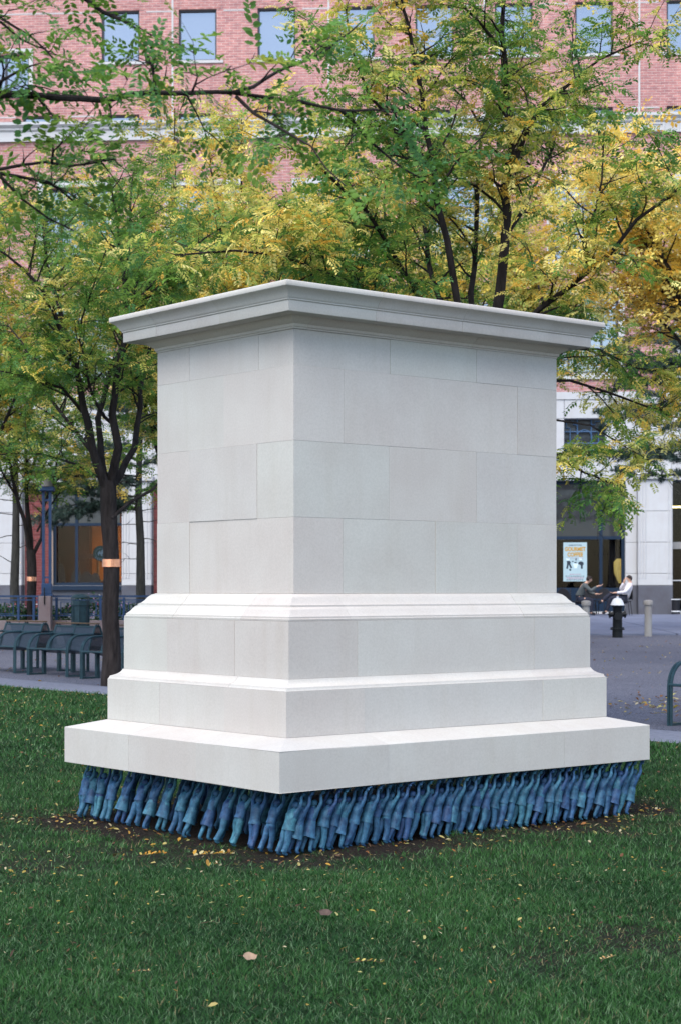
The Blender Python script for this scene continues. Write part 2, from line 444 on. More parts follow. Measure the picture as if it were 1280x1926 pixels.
def build_ground():
    # one big gravel sheet to the horizon
    xs = [-300, -60, -25, -12, -8, -4, 0, 4, 8, 12, 25, 60, 300]; ys = [-40, -10, 0, 8, 14, 20, 26, 28, 32, 38, 44, 50, 56, 62, 68, 90, 300]
    m = MB(); vs = [(x, y, gz(x, min(y, 70)) - .03) for y in ys for x in xs]; n = len(xs)
    m.add(vs, [(j * n + i, j * n + i + 1, (j + 1) * n + i + 1, (j + 1) * n + i) for j in range(len(ys) - 1) for i in range(n - 1)])
    tag(m.build('gravel_ground', M['gravel'], smooth=True), kind='structure')
    # lawn
    X = np.arange(-11, 9.01, .09); Y = np.arange(2.5, 34, .09)
    gx, gy = np.meshgrid(X, Y); nx, ny = len(X), len(Y)
    lim = EDGE_A + EDGE_B * gx
    gyc = np.minimum(gy, np.maximum(lim, 2.5))
    b = bare(gx, gyc); z = lawn_bump(gx, gyc) - .012 * b + .012
    z = np.where(gy > lim - .05, 0.012, z) + .0165 * np.maximum(0, gyc - 28)
    V = np.stack([gx, gyc, z], -1).reshape(-1, 3)
    I = np.arange(nx * ny).reshape(ny, nx)
    F = np.stack([I[:-1, :-1], I[:-1, 1:], I[1:, 1:], I[1:, :-1]], -1).reshape(-1, 4)
    keep = (gy[:-1, :-1] < lim[:-1, :-1]).reshape(-1) | (gy[:-1, 1:] < lim[:-1, 1:]).reshape(-1)
    F = F[keep]
    cols = np.repeat(b.reshape(-1, 1), 3, 1)
    tag(link('lawn', np_mesh('lawn', V, F, M['lawn'], cols, smooth=True)), kind='structure')
    # pale edging path along the lawn
    m = MB(); n = 24
    for i in range(n + 1):
        x = -14 + i * 1.0; y = EDGE_A + EDGE_B * x
        for off, zz in ((-.02, -.02), (-.02, .004), (1.15, .004), (1.15, -.03)):
            xx = x + off * (-EDGE_B / EDGE_N); yy = y + off / EDGE_N
            m.v.append((xx, yy, gz(xx, yy) + zz))
    for i in range(n):
        for k in range(3): m.f.append((i * 4 + k, i * 4 + k + 1, i * 4 + 4 + k + 1, i * 4 + 4 + k))
    tag(m.build('edging_path', M['path']), kind='structure')
    # pavement in front of the building
    m = MB()
    for i, (y0, y1) in enumerate(((44.6, 46.5), (46.56, 49.0), (49.06, 52), (52.06, 55.0), (55.06, 58), (58.06, 66))):
        for x0 in np.arange(2.0, 40, 3.2):
            m.b2((x0 + .02, y0, gz(0, y0) - .1), (x0 + 3.18, y1, gz(0, y0) + .012)); 
            for k in (2, 3, 6, 7, -1, -2, -5, -6): pass
    # tilt the slabs to follow the slope
    m.v = [(x, y, gz(0, y) + (.012 if z > gz(0, y) - .04 else -.1)) for x, y, z in m.v]
    tag(m.build('pavement', M['pavement']), kind='structure')

def build_grass():
    Vs = []; Fs = []; Cs = []; base = 0
    for (y0, y1, dens, w, h, seg) in ((4.6, 9.0, 11500, .0031, .038, 2), (9.0, 14.5, 3600, .0055, .046, 1), (14.5, 27.5, 850, .011, .06, 1)):
        hw = .195
        area = (y1 - y0) * 2 * (y1 * hw + 2.6); n = int(area * dens)
        y = rng.uniform(y0, y1, n); x = rng.uniform(-1, 1, n) * (y1 * hw + 2.6)
        ex = np.abs(x) - y * hw; ok = (ex < 2.4) & (rng.random(n) < np.clip(1.15 - ex, .2, 1)) & (y < EDGE_A + EDGE_B * x - .03 - .05 * rng.random(n))
        x = x[ok]; y = y[ok]
        b = bare(x, y); cl = hash_noise(x, y, 14, 4.0) * .5 + hash_noise(x, y, 37, 5.0) * .5
        big = hash_noise(x, y, 1.6, 6.0)
        inside = (np.abs((x - PC.x) * RX.x + (y - PC.y) * RX.y) < PL / 2 - .12) & (np.abs((x - PC.x) * LX.x + (y - PC.y) * LX.y) < PW / 2 - .1)
        ok = (rng.random(len(x)) > b * .93) & ~inside; x, y, b, cl, big = (q[ok] for q in (x, y, b, cl, big))
        n = len(x); z = lawn_bump(x, y) - .012 * b + .006
        H = h * (.45 + .5 * rng.random(n) + .3 * cl) * (1 - .45 * b) * (1 + .12 * big); H = np.maximum(H, .014)
        a = rng.uniform(0, 2 * np.pi, n); ln = h * rng.uniform(.2, 1.5, n)
        dx = np.cos(a); dy = np.sin(a); px = -dy * w * rng.uniform(.7, 1.4, n); py = dx * w * rng.uniform(.7, 1.4, n)
        root = np.stack([x, y, z], 1); side = np.stack([px, py, 0 * px], 1) * .5
        tip = root + np.stack([dx * ln, dy * ln, H], 1)
        if seg == 2:
            mid = root + np.stack([dx * ln * .38, dy * ln * .38, H * .62], 1)
            V = np.stack([root - side, root + side, mid - side * .8, mid + side * .8, tip], 1).reshape(-1, 3)
            I = (np.arange(n) * 5)[:, None]
            F = np.concatenate([I + np.array([[0, 1, 3]]), I + np.array([[0, 3, 2]]), I + np.array([[2, 3, 4]])]); k = 5
        else:
            V = np.stack([root - side, root + side, tip], 1).reshape(-1, 3); I = (np.arange(n) * 3)[:, None]; F = I + np.array([[0, 1, 2]]); k = 3
        g1 = np.array([.008, .044, .009]); g2 = np.array([.036, .112, .024]); g3 = np.array([.105, .18, .085]); dry = np.array([.19, .16, .08])
        u = np.clip(.5 + .4 * big + .3 * cl + .25 * rng.normal(size=n), 0, 1)[:, None]
        C = g1 * (1 - u) + g2 * u
        s = (rng.random(n) < .15 + .1 * b)[:, None]; C = np.where(s, g3 * rng.uniform(.7, 1.2, (n, 1)), C)
        s = (rng.random(n) < .03 + .16 * b)[:, None]; C = np.where(s, dry * rng.uniform(.6, 1.1, (n, 1)), C)
        Vs.append(V); Fs.append(F + base); Cs.append(np.repeat(C, k, 0)); base += len(V)
    me = np_mesh('lawn_grass', np.concatenate(Vs), np.concatenate(Fs), M['grass'], np.concatenate(Cs))
    tag(link('lawn_grass', me), kind='stuff')

LEAFCOL = np.array([[.42, .30, .06], [.36, .20, .035], [.46, .37, .13], [.24, .10, .03], [.13, .06, .03], [.36, .33, .12], [.10, .055, .03], [.42, .35, .21]])
def build_fallen_leaves():
    P = []; S = []; Cc = []
    def scatter(n, fx, keep, s0, s1, zoff):
        x, y = fx(n); k = keep(x, y); x = x[k]; y = y[k]; n = len(x)
        z = lawn_bump(x, y) + zoff + .0165 * np.maximum(0, y - 28) + rng.random(n) * .02 * (zoff > .02)
        P.append(np.stack([x, y, z], 1)); S.append(rng.uniform(s0, s1, n)); Cc.append(LEAFCOL[rng.integers(0, len(LEAFCOL), n)] * rng.uniform(.6, 1.15, (n, 1)))
    lawn = lambda x, y: (y < EDGE_A + EDGE_B * x - .05)
    tri = lambda y0, y1: (lambda n: ((lambda yy: (rng.uniform(-1, 1, n) * (yy * .195 + .6), yy))(y0 + (y1 - y0) * np.sqrt(rng.random(n)))))
    def under(x, y): return (np.abs((x - PC.x) * RX.x + (y - PC.y) * RX.y) < PL / 2 - .05) & (np.abs((x - PC.x) * LX.x + (y - PC.y) * LX.y) < PW / 2 - .05)
    scatter(1100, tri(5, 9.2), lambda x, y: lawn(x, y) & (hash_noise(x, y, 1.9, 7.0) > -.25), .004, .012, .032)
    scatter(45, tri(5, 9.2), lambda x, y: lawn(x, y), .012, .019, .040)
    scatter(2600, tri(8.5, 25), lambda x, y: lawn(x, y) & ~under(x, y), .006, .020, .040)
    scatter(9000, tri(8.4, 13.5), lambda x, y: lawn(x, y) & ~under(x, y) & (rng.random(len(x)) < bare(x, y) * .8), .005, .020, .012)
    scatter(1500, tri(17, 43), lambda x, y: ~lawn(x, y) & (np.abs(hash_noise(x, y, .7, 9.0)) > .2), .015, .035, -.018)
    scatter(1300, lambda n: (rng.normal(5.6, 1.1, n), rng.normal(21.8, 1.3, n)), lambda x, y: ~lawn(x, y), .02, .045, -.018)
    P = np.concatenate(P); S = np.concatenate(S); Cc = np.concatenate(Cc); n = len(P)
    a = rng.uniform(0, 2 * np.pi, n); d = np.stack([np.cos(a), np.sin(a), rng.normal(0, .3, n)], 1); q = np.stack([-np.sin(a), np.cos(a), rng.normal(0, .4, n)], 1)
    L = S[:, None]; Wd = (S * rng.uniform(.3, .5, n))[:, None]; up = np.array([[0, 0, 1]])
    V = np.stack([P - d * L, P - d * L * .3 + q * Wd + up * L * .15, P + d * L * .4 + q * Wd * .9 + up * L * .1, P + d * L, P + d * L * .4 - q * Wd * .9 + up * L * .1, P - d * L * .3 - q * Wd + up * L * .15], 1).reshape(-1, 3)
    I = (np.arange(n) * 6)[:, None]
    F = np.concatenate([I + np.array([[0, 1, 2]]), I + np.array([[0, 2, 3]]), I + np.array([[0, 3, 4]]), I + np.array([[0, 4, 5]])])
    tag(link('fallen_leaflets', np_mesh('fallen_leaflets', V, F, M['fallen'], np.repeat(Cc, 6, 0))), kind='stuff')

def big_leaf(name, label, px, py, L, W, col, rz, curl=.25):
    """a single fallen leaf: pointed blade with a raised midrib fold, and a stalk"""
    d = EYE * FPX / (py - HOR); p = gpt(px, d); p.z = float(lawn_bump(np.array(p.x), np.array(p.y))) + .043
    t = thing(name, label, 'leaf', p, rz, 'big fallen leaves on the lawn'); t.rotation_euler = (R(32), 0, rz)
    n = 9; V = []; F = []
    for i in range(n):
        u = i / (n - 1); x = (u - .5) * L; w = W * .5 * math.sin(math.pi * u ** .8) ** .75; zc = curl * L * (abs(u - .5) * 2) ** 2 * .6
        for s, k in ((-1, 1.0), (-.5, .55), (0, 0), (.5, .55), (1, 1.0)):
            V.append((x, s * w + .004 * math.sin(9 * u + 3 * s), zc + curl * w * k * (.8 + .3 * math.sin(7 * u + s))))
    for i in range(n - 1):
        for k in range(4): F.append((i * 5 + k, i * 5 + k + 1, i * 5 + k + 6, i * 5 + k + 5))
    Va = np.array(V); C = np.array([col]) * (1 - .18 * rng.random((len(V), 1)))
    o = link('blade', np_mesh('blade', Va, np.array(F), M['fallen'], C, smooth=True), t)
    MB().tube([(-L * .5, 0, curl * L * .6), (-L * .62, .004, curl * L * .5), (-L * .78, .012, .0)], [.0014, .0011, .0009], 5).build('stalk', M['wood'], t)

def leaf_sprig(label, px, py, L, cols, rz, pairs=6):
    """a fallen compound leaf: midrib with its leaflets, each leaflet a part"""
    d = EYE * FPX / (py - HOR); p = gpt(px, d); p.z = float(lawn_bump(np.array(p.x), np.array(p.y))) + .045
    t = thing('leaf_sprig', label, 'leaf sprig', p, rz, 'fallen leaf sprigs on the lawn')
    MB().tube([(-L * .5, 0, 0), (-L * .1, .006, .008), (L * .25, .004, .012), (L * .5, -.004, .004)], [.0016, .0013, .001, .0007], 5).build('midrib', M['wood'], t)
    for i in range(pairs):
        for s in (-1, 1):
            u = -.35 + .8 * i / (pairs - 1); l = L * .2 * (1 - .3 * abs(u)); c = np.array(cols[(i + (s > 0)) % len(cols)])
            V = np.array([(0, 0, 0), (l * .3, .22 * l, .12 * l), (l * .7, .17 * l, .2 * l), (l, 0, .15 * l), (l * .7, -.17 * l, .2 * l), (l * .3, -.22 * l, .12 * l)])
            F = np.array([(0, 1, 2), (0, 2, 3), (0, 3, 4), (0, 4, 5)])
            o = link('leaflet', np_mesh('leaflet', V, F, M['fallen'], np.repeat(c[None] * rng.uniform(.7, 1.1), 6, 0)), t)
            o.location = (u * L, s * .002, .008); o.rotation_euler = (rng.normal(0, .5), -.35 * rng.random(), s * (1.0 + .3 * rng.normal()))

# ================================================================== PLINTH
def face_u(side, a, px):
    """where on a face (distance from its first corner, at inset a) the photograph shows px"""
    c0 = PCORN if side == 0 else PCORN + LX * PW
    dr, nr = (RX, LX) if side == 0 else (-LX, RX)
    q = c0 + nr * a; k = (px - 640) / FPX
    return (k * q.y - q.x) / (dr.x - k * dr.y)

def build_plinth():
    t = thing('plinth', 'large pale limestone pedestal with empty top held up by small blue figures', 'plinth', (PC.x, PC.y, 0), PROT)
    hl, hw = PL / 2, PW / 2
    corners = [Vector((-hl, -hw)), Vector((hl, -hw)), Vector((hl, hw)), Vector((-hl, hw))]
    dirs = [Vector((1, 0)), Vector((0, 1)), Vector((-1, 0)), Vector((0, -1))]
    nrm = [Vector((0, 1)), Vector((-1, 0)), Vector((0, -1)), Vector((1, 0))]
    lens = [PL, PW, PL, PW]
    def course(name, prof, cuts_r, cuts_l, depth, ref=None, gap=.0006, flat_top=False):
        """one ring of stones. prof: (inset, z) from bottom to top; cuts in photograph pixels on the two seen faces"""
        ref = prof[0][0] if ref is None else ref
        cr = sorted(face_u(0, ref, p) for p in cuts_r); cl = sorted(face_u(3, ref, p) for p in cuts_l)
        cuts = [(0, u) for u in cr] + [(1, PW - u) for u in reversed(cl)] + [(2, PL - u) for u in reversed(cr)] + [(3, u) for u in cl]
        P = list(prof) + [(depth, prof[-1][1])] + [(depth, prof[0][1])]
        if flat_top: P = list(prof) + [(depth, prof[0][1])]
        N = len(P)
        for i in range(len(cuts)):
            s0, u0 = cuts[i]; s1, u1 = cuts[(i + 1) % len(cuts)]
            st = [(s0, u0 + gap)]
            if s0 != s1 or i == len(cuts) - 1: st.append('corner')
            st.append((s1, u1 - gap))
            m = MB(); jit = float(rng.normal(0, .0013))
            for q in st:
                for a, z in P:
                    a = a + jit
                    if q == 'corner':
                        c = corners[s1]; m.v.append((*(c + Vector((-math.copysign(a, c.x), -math.copysign(a, c.y)))), z))
                    else:
                        s, u = q; p = corners[s] + dirs[s] * u + nrm[s] * a
                        m.v.append((p.x, p.y, z))
            for j in range(len(st) - 1):
                for k in range(N):
                    k2 = (k + 1) % N
                    m.f.append((j * N + k, j * N + k2, (j + 1) * N + k2, (j + 1) * N + k))
            m.f.append(tuple(range(N))); m.f.append(tuple((len(st) - 1) * N + k for k in range(N - 1, -1, -1)))
            o = m.build(name, M['stone'], t, smooth=len(prof) > 7)
    def flat(a, z0, z1):
        c = .0006
        return [(a + c, z0 + .0003), (a, z0 + c), (a, z1 - c), (a + c, z1 - .0003)]
    z_slab, z_t1b, z_t1, z_t2b, z_t2, z_d0, z_d1 = .346, .620, .874, .9365, 1.258, 1.412, 2.917
    I1, I2, ID, IC, IT = .1948, .2698, .4203, .265, .2005
    # bottom slab, its top sloping up to the first tier
    course('stone_block', [(.0025, z_slab), (0, z_slab + .0025), (0, .5655), (.003, .569), (I1 + .03, z_t1b + .006)], [729, 900, 1060], [243, 370], .8)
    course('stone_block', flat(I1, z_t1b, z_t1), [685, 1020], [300, 422], .6)
    course('moulding', [(I1 + .003, z_t1 + .0006), (I1 + .006, .8785), (I1 + .010, .886), (I1 + .012, .893), (I1 + .020, .895), (I1 + .030, .899), (I1 + .045, .906), (I1 + .058, .916), (I1 + .066, .927), (I1 + .070, .936)], [690, 1010], [300, 430], .65)
    course('stone_block', flat(I2, z_t2b, z_t2), [672, 1003], [315, 442], .7)
    course('moulding', [(I2 + .003, z_t2 + .0006), (I2 + .002, 1.262), (I2 + .002, 1.270), (I2 + .009, 1.273), (I2 + .0095, 1.283), (I2 + .017, 1.289), (I2 + .030, 1.302), (I2 + .041, 1.318), (I2 + .052, 1.330), (I2 + .066, 1.337), (I2 + .0665, 1.347), (I2 + .074, 1.349), (I2 + .082, 1.355), (I2 + .095, 1.368), (I2 + .108, 1.387), (I2 + .124, 1.402), (I2 + .141, 1.4085), (I2 + .150, 1.411)], [660, 985], [325, 452], .75)
    zc = [z_d0, 1.848, 2.284, 2.712, z_d1]
    course('stone_block', flat(ID, zc[0], zc[1]), [645, 818, 972], [357, 418], .62)
    course('stone_block', flat(ID, zc[1], zc[2]), [731, 895], [357, 484], .62)
    course('stone_block', flat(ID, zc[2], zc[3]), [646, 815, 972], [421], .62)
    course('stone_block', flat(ID, zc[3], zc[4]), [733, 895], [357, 486], .62)
    # bed moulding, corona and cap
    course('cornice_stone', [(ID + .003, z_d1 + .001), (ID - .004, 2.9175), (ID - .006, 2.926), (ID - .013, 2.930), (ID - .0145, 2.944), (ID - .026, 2.952), (ID - .043, 2.962), (ID - .056, 2.974), (ID - .066, 2.983)], [590, 752, 900], [352, 470], .66, ref=.35)
    course('cornice_stone', [(.356, 2.9835), (.285, 2.9835), (.281, 2.990), (.274, 2.990), (.270, 2.9835), (.267, 2.985), (IC, 2.988), (IC, 3.044), (IC - .003, 3.047), (.2585, 3.049), (.2575, 3.056), (.2535, 3.0585), (.2495, 3.066), (.243, 3.078), (.233, 3.091), (.219, 3.103), (.205, 3.111), (.2015, 3.113), (IT, 3.1155), (IT, 3.139), (.204, 3.1435), (.215, 3.146), (.50, 3.162)], [688, 849, 1010], [317, 436], .66)
    # inner core, top and underside (butted inside the stone rings)
    m = MB(); m.b2((-hl + .6, -hw + .6, .36), (hl - .6, hw - .6, 3.14))
    m.b2((-hl + .43, -hw + .43, 1.0), (hl - .43, hw - .43, 2.95))
    m.b2((-hl + .55, -hw + .55, .352), (hl - .55, hw - .55, .60)); m.build('core', M['stone'], t)
    m = MB(); m.b2((-hl + .49, -hw + .49, 3.05), (hl - .49, hw - .49, 3.164)); m.build('top_slab', M['stone'], t)
    m = MB(); m.b2((-hl + .06, -hw + .06, .3475), (hl - .06, hw - .06, .3515)); m.build('steel_tray', M['black_iron'], t)

# ================================================================== FIGURES THAT CARRY IT
def skin_mesh(name, nodes, edges, material, sub=1, root=0):
    """one continuous surface grown round a skeleton. nodes: (x, y, z, radius)"""
    me = bpy.data.meshes.new(name); me.from_pydata([n[:3] for n in nodes], edges, [])
    ob = bpy.data.objects.new(name, me); COL.objects.link(ob)
    mod = ob.modifiers.new('skin', 'SKIN'); mod.use_smooth_shade = True
    sv = me.skin_vertices[0].data
    for i, n in enumerate(nodes):
        r_ = n[3] if hasattr(n[3], '__len__') else (n[3], n[3])
        sv[i].radius = r_; sv[i].use_root = (i == root)
    if sub:
        sm = ob.modifiers.new('sub', 'SUBSURF'); sm.levels = sub; sm.render_levels = sub
    dg = bpy.context.evaluated_depsgraph_get()
    out = bpy.data.meshes.new_from_object(ob.evaluated_get(dg)); out.name = name
    bpy.data.objects.remove(ob); bpy.data.meshes.remove(me)
    out.materials.clear(); out.materials.append(material)
    out.polygons.foreach_set('use_smooth', [True] * len(out.polygons)); return out

class Skel:
    def __init__(s): s.n = []; s.e = []
    def p(s, x, y, z, r, to=None):
        s.n.append((x, y, z, r)); i = len(s.n) - 1
        if to is not None: s.e.append((to, i))
        return i
    def chain(s, start, pts):
        for q in pts: start = s.p(*q, to=start)
        return start
    def hand(s, wrist, pos, d, side, size, out, curl=.3, r=.11):
        """palm, four unequal fingers bent at the knuckle, and a thumb from the side of the palm"""
        d = Vector(d).normalized(); out = Vector(out).normalized(); sd = Vector(side).normalized(); P = Vector(pos)
        palm = s.p(*(P + d * size * .42), size * .26, to=wrist)
        for k, (o, l) in enumerate(((-.30, .50), (-.1, .58), (.1, .54), (.30, .42))):
            a = P + d * size * .75 + sd * size * o; b = a + (d * (1 - curl) + out * curl).normalized() * size * l * .5; c = b + (d * (1 - 2 * curl) + out * 2 * curl).normalized() * size * l * .5
            s.chain(palm, [(*a, size * r), (*b, size * r * .9), (*c, size * r * .75)])
        a = P + d * size * .3 - sd * size * .38; b = a + (d * .7 - sd * .5 + out * .3).normalized() * size * .3
        s.chain(palm, [(*a, size * r * 1.1), (*b, size * r * .85)])

def ring0(c, rx, ry, pitch=0.0, n=14, drape=0.0, ph=0.0):
    cp, sp = math.cos(pitch), math.sin(pitch); out = []
    for k in range(n):
        a = 2 * math.pi * k / n; f = 1 + drape * math.sin(5 * a + ph)
        x = rx * math.cos(a) * f; y = ry * math.sin(a) * f
        out.append((c[0] + x * cp, c[1] + y, c[2] - x * sp))
    return out

ring = ring0
FIG_S = .292
def build_figure_kind(i):
    """a small figure, head bowed and both arms raised to press on the slab above; leaning forward along +x"""
    q = np.random.default_rng(100 + i); u = lambda a, b: float(q.uniform(a, b))
    woman = i in (2, 5, 8); coat = i in (0, 3, 6, 9)
    lean = u(.56, .84); st = u(.02, .10) * (1 if i % 2 else -1); knee = u(.0, .05); belly = u(-.01, .03); wide = u(.95, 1.12)
    s = FIG_S; K = Skel()
    X = lambda x: x * lean * s
    def node(x, y, z, r, to=None): return K.p(X(x), y * .9 * s, z * s, r * .92 * s, to)
    pel = node(-.035 + belly, 0, .515, .088 * wide)
    wa = node(.005 + belly, 0, .62, .082 * wide, pel); ch = node(.06, 0, .735, .095 * wide, wa); nb = node(.105, 0, .835, .055, ch)
    nk = node(.135, 0, .872, .042, nb); hd = node(.165, 0, .925, .064, nk); tp = node(.178, 0, .978, .052, hd)
    for sg in (-1, 1):
        f = st * sg
        hip = node(-.05 + belly, .062 * sg, .485, .074 * wide, pel)
        kn = node(-.125 + knee + f * .6, .068 * sg, .27, .056 * wide, hip)
        cf = node(-.185 + knee * .6 + f * .9, .069 * sg, .16, .050, kn)
        an = node(-.235 + f, .068 * sg, .055, .042, cf)
        bl = node(-.18 + f, .075 * sg, .026, .032, an); node(-.125 + f, .078 * sg, .020, .026, bl)
        sh = node(.10, .115 * sg * wide, .815, .056, ch)
        el = node(u(.17, .21), (.155 + u(-.01, .02)) * sg, .945, .042, sh)
        wx, wy = u(.21, .27), u(.10, .125) * sg
        wr = node(wx, wy, 1.085, .031, el)
        K.hand(wr, (X(wx + .004), wy * s, 1.10 * s), (.55, 0, .75), (0, 1, 0), .115 * s, (1, 0, -.1), .42, .13)
    body = skin_mesh('body', K.n, K.e, M['patina'], 1)
    # keep the hands just under the tray
    zmax = max(v.co.z for v in body.vertices); kz = (.3462 - .006) / zmax
    for v in body.vertices: v.co.z *= kz
    t = thing('bronze_figure', None, 'statuette', (0, 0, 0))
    link('body', body, t)
    S_ = lambda x, y, z: (X(x), y * .9 * s, z * s * kz)
    global ring
    ring = lambda c, rx, ry, *a, **k: ring0(c, rx * .92, ry * .9, *a, **k)
    # hair: a cap over the back and top of the head
    m = MB(); rg = []
    for k in range(6):
        a = k / 5 * math.pi * .62
        rr = .069 * math.sin(a) + .004; zz = .93 + .072 * math.cos(a)
        rg.append([(X(.158 + .012 * (1 - k / 5)) + (rr * math.cos(b_) - (.018 if math.cos(b_) > .3 and k > 3 else 0)) * s, rr * math.sin(b_) * s, (zz + (.03 if math.cos(b_) > .2 and k > 3 else 0)) * s * kz) for b_ in [2 * math.pi * j / 12 for j in range(12)]])
    m.loft(rg); m.build('hair', M['patina_dark'], t, smooth=True)
    if woman:
        m = MB(); fl = u(.9, 1.15)
        m.loft([ring(S_(.005 + belly, 0, .615), .092 * s, .098 * s, .3), ring(S_(-.04 + belly, 0, .52), .112 * s, .125 * s, .3, drape=.02),
                ring(S_(-.085, 0, .40), .125 * fl * s, .140 * fl * s, .35, drape=.05, ph=i), ring(S_(-.135, 0, .285), .15 * fl * s, .155 * fl * s, .4, drape=.08, ph=i), ring(S_(-.13, 0, .29), .12 * fl * s, .13 * fl * s, .4, drape=.07, ph=i)])
        m.build('skirt', M['patina_coat'], t, smooth=True)
        m = MB(); m.loft([ring(S_(.0 + belly, 0, .60), .096 * s, .104 * s, .25), ring(S_(.02, 0, .66), .096 * s, .108 * s, .25), ring(S_(.06, 0, .745), .104 * s, .128 * s, .3), ring(S_(.1, 0, .82), .078 * s, .10 * s, .35), ring(S_(.118, 0, .85), .052 * s, .055 * s, .4)])
        m.build('blouse', M['patina'], t, smooth=True)
    else:
        h = .47 if coat else .55
        m = MB(); m.loft([ring(S_(-.04 + belly, 0, h + .004), .088 * s, .11 * s, .25, drape=.03, ph=i), ring(S_(-.045 + belly, 0, h), (.112 if coat else .100) * wide * s, (.135 if coat else .118) * wide * s, .25, drape=.035, ph=i),
                          ring(S_(-.005 + belly, 0, .60), .100 * wide * s, .112 * wide * s, .28, drape=.015, ph=i), ring(S_(.03 + belly * .5, 0, .67), .102 * wide * s, .118 * wide * s, .25), ring(S_(.065, 0, .755), .108 * wide * s, .134 * wide * s, .3),
                          ring(S_(.1, 0, .825), .080 * s, .105 * s, .35), ring(S_(.120, 0, .855), .052 * s, .055 * s, .4)])
        m.build('jacket' if coat else 'shirt', M['patina_coat'], t, smooth=True)
        m = MB()
        for sg in (-1, 1):
            f = st * sg
            m.loft([ring(S_(-.05 + belly, .058 * sg, .50), .086 * s, .070 * s, .2), ring(S_(-.09 + knee * .5 + f * .3, .064 * sg, .39), .078 * s, .066 * s, .3), ring(S_(-.125 + knee + f * .6, .068 * sg, .275), .066 * s, .060 * s, .3),
                    ring(S_(-.18 + knee * .6 + f * .9, .069 * sg, .16), .060 * s, .054 * s, .35, drape=.04), ring(S_(-.222 + f, .068 * sg, .075), .062 * s, .054 * s, .35, drape=.06), ring(S_(-.222 + f, .068 * sg, .08), .042 * s, .04 * s, .35)])
        m.build('trousers', M['patina'], t, smooth=True)
    look = 'a skirt' if woman else ('a long jacket' if coat else 'shirt and trousers')
    return t, look

ORD = ['', 'first', 'second', 'third', 'fourth', 'fifth', 'sixth', 'seventh', 'eighth', 'ninth', 'tenth', 'eleventh', 'twelfth', 'thirteenth', 'fourteenth', 'fifteenth', 'sixteenth', 'seventeenth', 'eighteenth', 'nineteenth', 'twentieth'] + ['twenty-' + w for w in ('first', 'second', 'third', 'fourth', 'fifth', 'sixth', 'seventh', 'eighth', 'ninth')] + ['thirtieth'] + ['thirty-' + w for w in ('first', 'second', 'third', 'fourth', 'fifth', 'sixth', 'seventh', 'eighth', 'ninth')]
def build_figures():
    kinds = [build_figure_kind(i) for i in range(10)]; used = set()
    hl, hw = PL / 2, PW / 2
    spots = []   # local x, local y, label kind, index
    nR = 37
    for k in range(nR): spots.append((-hl + .125 + k * (PL - .215) / (nR - 1), -hw + .072, 'R', k + 1))
    nL = 15
    for k in range(1, nL): spots.append((-hl + .125, -hw + .072 + k * (PW - .144) / (nL - 1), 'L', k))
    for k in range(0, nR, 3): spots.append((-hl + .30 + k * (PL - .40) / (nR - 1), -hw + .235, 'in', 0))
    for k in range(2, nL): spots.append((-hl + .46, -hw + .10 + (k + .3) * (PW - .2) / (nL - 1), 'in', 0))
    for k in range(0, nR, 2): spots.append((-hl + .14 + k * (PL - .25) / (nR - 1), hw - .10, 'in', 0))
    for k in range(6, 14): spots.append((hl - .12, -hw + .072 + k * .145, 'in', 0))
    for k in range(2, 6): spots.append((hl - .10, -hw + .072 + k * .145, 'in', 0))
    for j, (x, y, kd, n) in enumerate(spots):
        c = int(rng.integers(0, len(kinds)))
        if kd == 'R' and n == 1: c = 6
        src, look = kinds[c]
        if c in used: o = copy_tree(src)
        else: o = src; used.add(c)
        x += rng.normal(0, .006); y += rng.normal(0, .006)
        w = PC + RX * x + LX * y
        o.location = (w.x, w.y, 0); o.rotation_euler = (0, 0, PROT + rng.normal(0, .13))
        o.scale = (rng.uniform(.96, 1.12), rng.uniform(.94, 1.08), 1)
        o['group'] = 'small blue bronze figures carrying the plinth'
        if kd == 'R': o['label'] = ('blue figure in %s, right under the near corner of the plinth' % look) if n == 1 else 'blue figure in %s, %s from the near corner along the right side' % (look, ORD[n])
        elif kd == 'L': o['label'] = 'blue figure in %s, %s from the near corner along the left side' % (look, ORD[n])
        else:
            o['label'] = 'small blue bronze figure in the dark behind the front row under the plinth'; o['group'] = 'blue figures in the dark second row under the plinth'
    for i, (src, _) in enumerate(kinds):
        if i not in used:
            for ch in list(src.children): bpy.data.objects.remove(ch)
            bpy.data.objects.remove(src)

# ================================================================== BUILDING
BA = R(3.4); BY = 62.0
def bu(px, dy=0.0):
    """distance along the facade that the photograph shows at px (dy = how far behind the front)"""
    k = (px - 640) / FPX; c, s = math.cos(BA), math.sin(BA)
    return (k * (BY + dy * c) - dy * s) / (c + k * s)
def bz(py, dy=0.0): return EYE + (HOR - py) * (BY + dy) / FPX

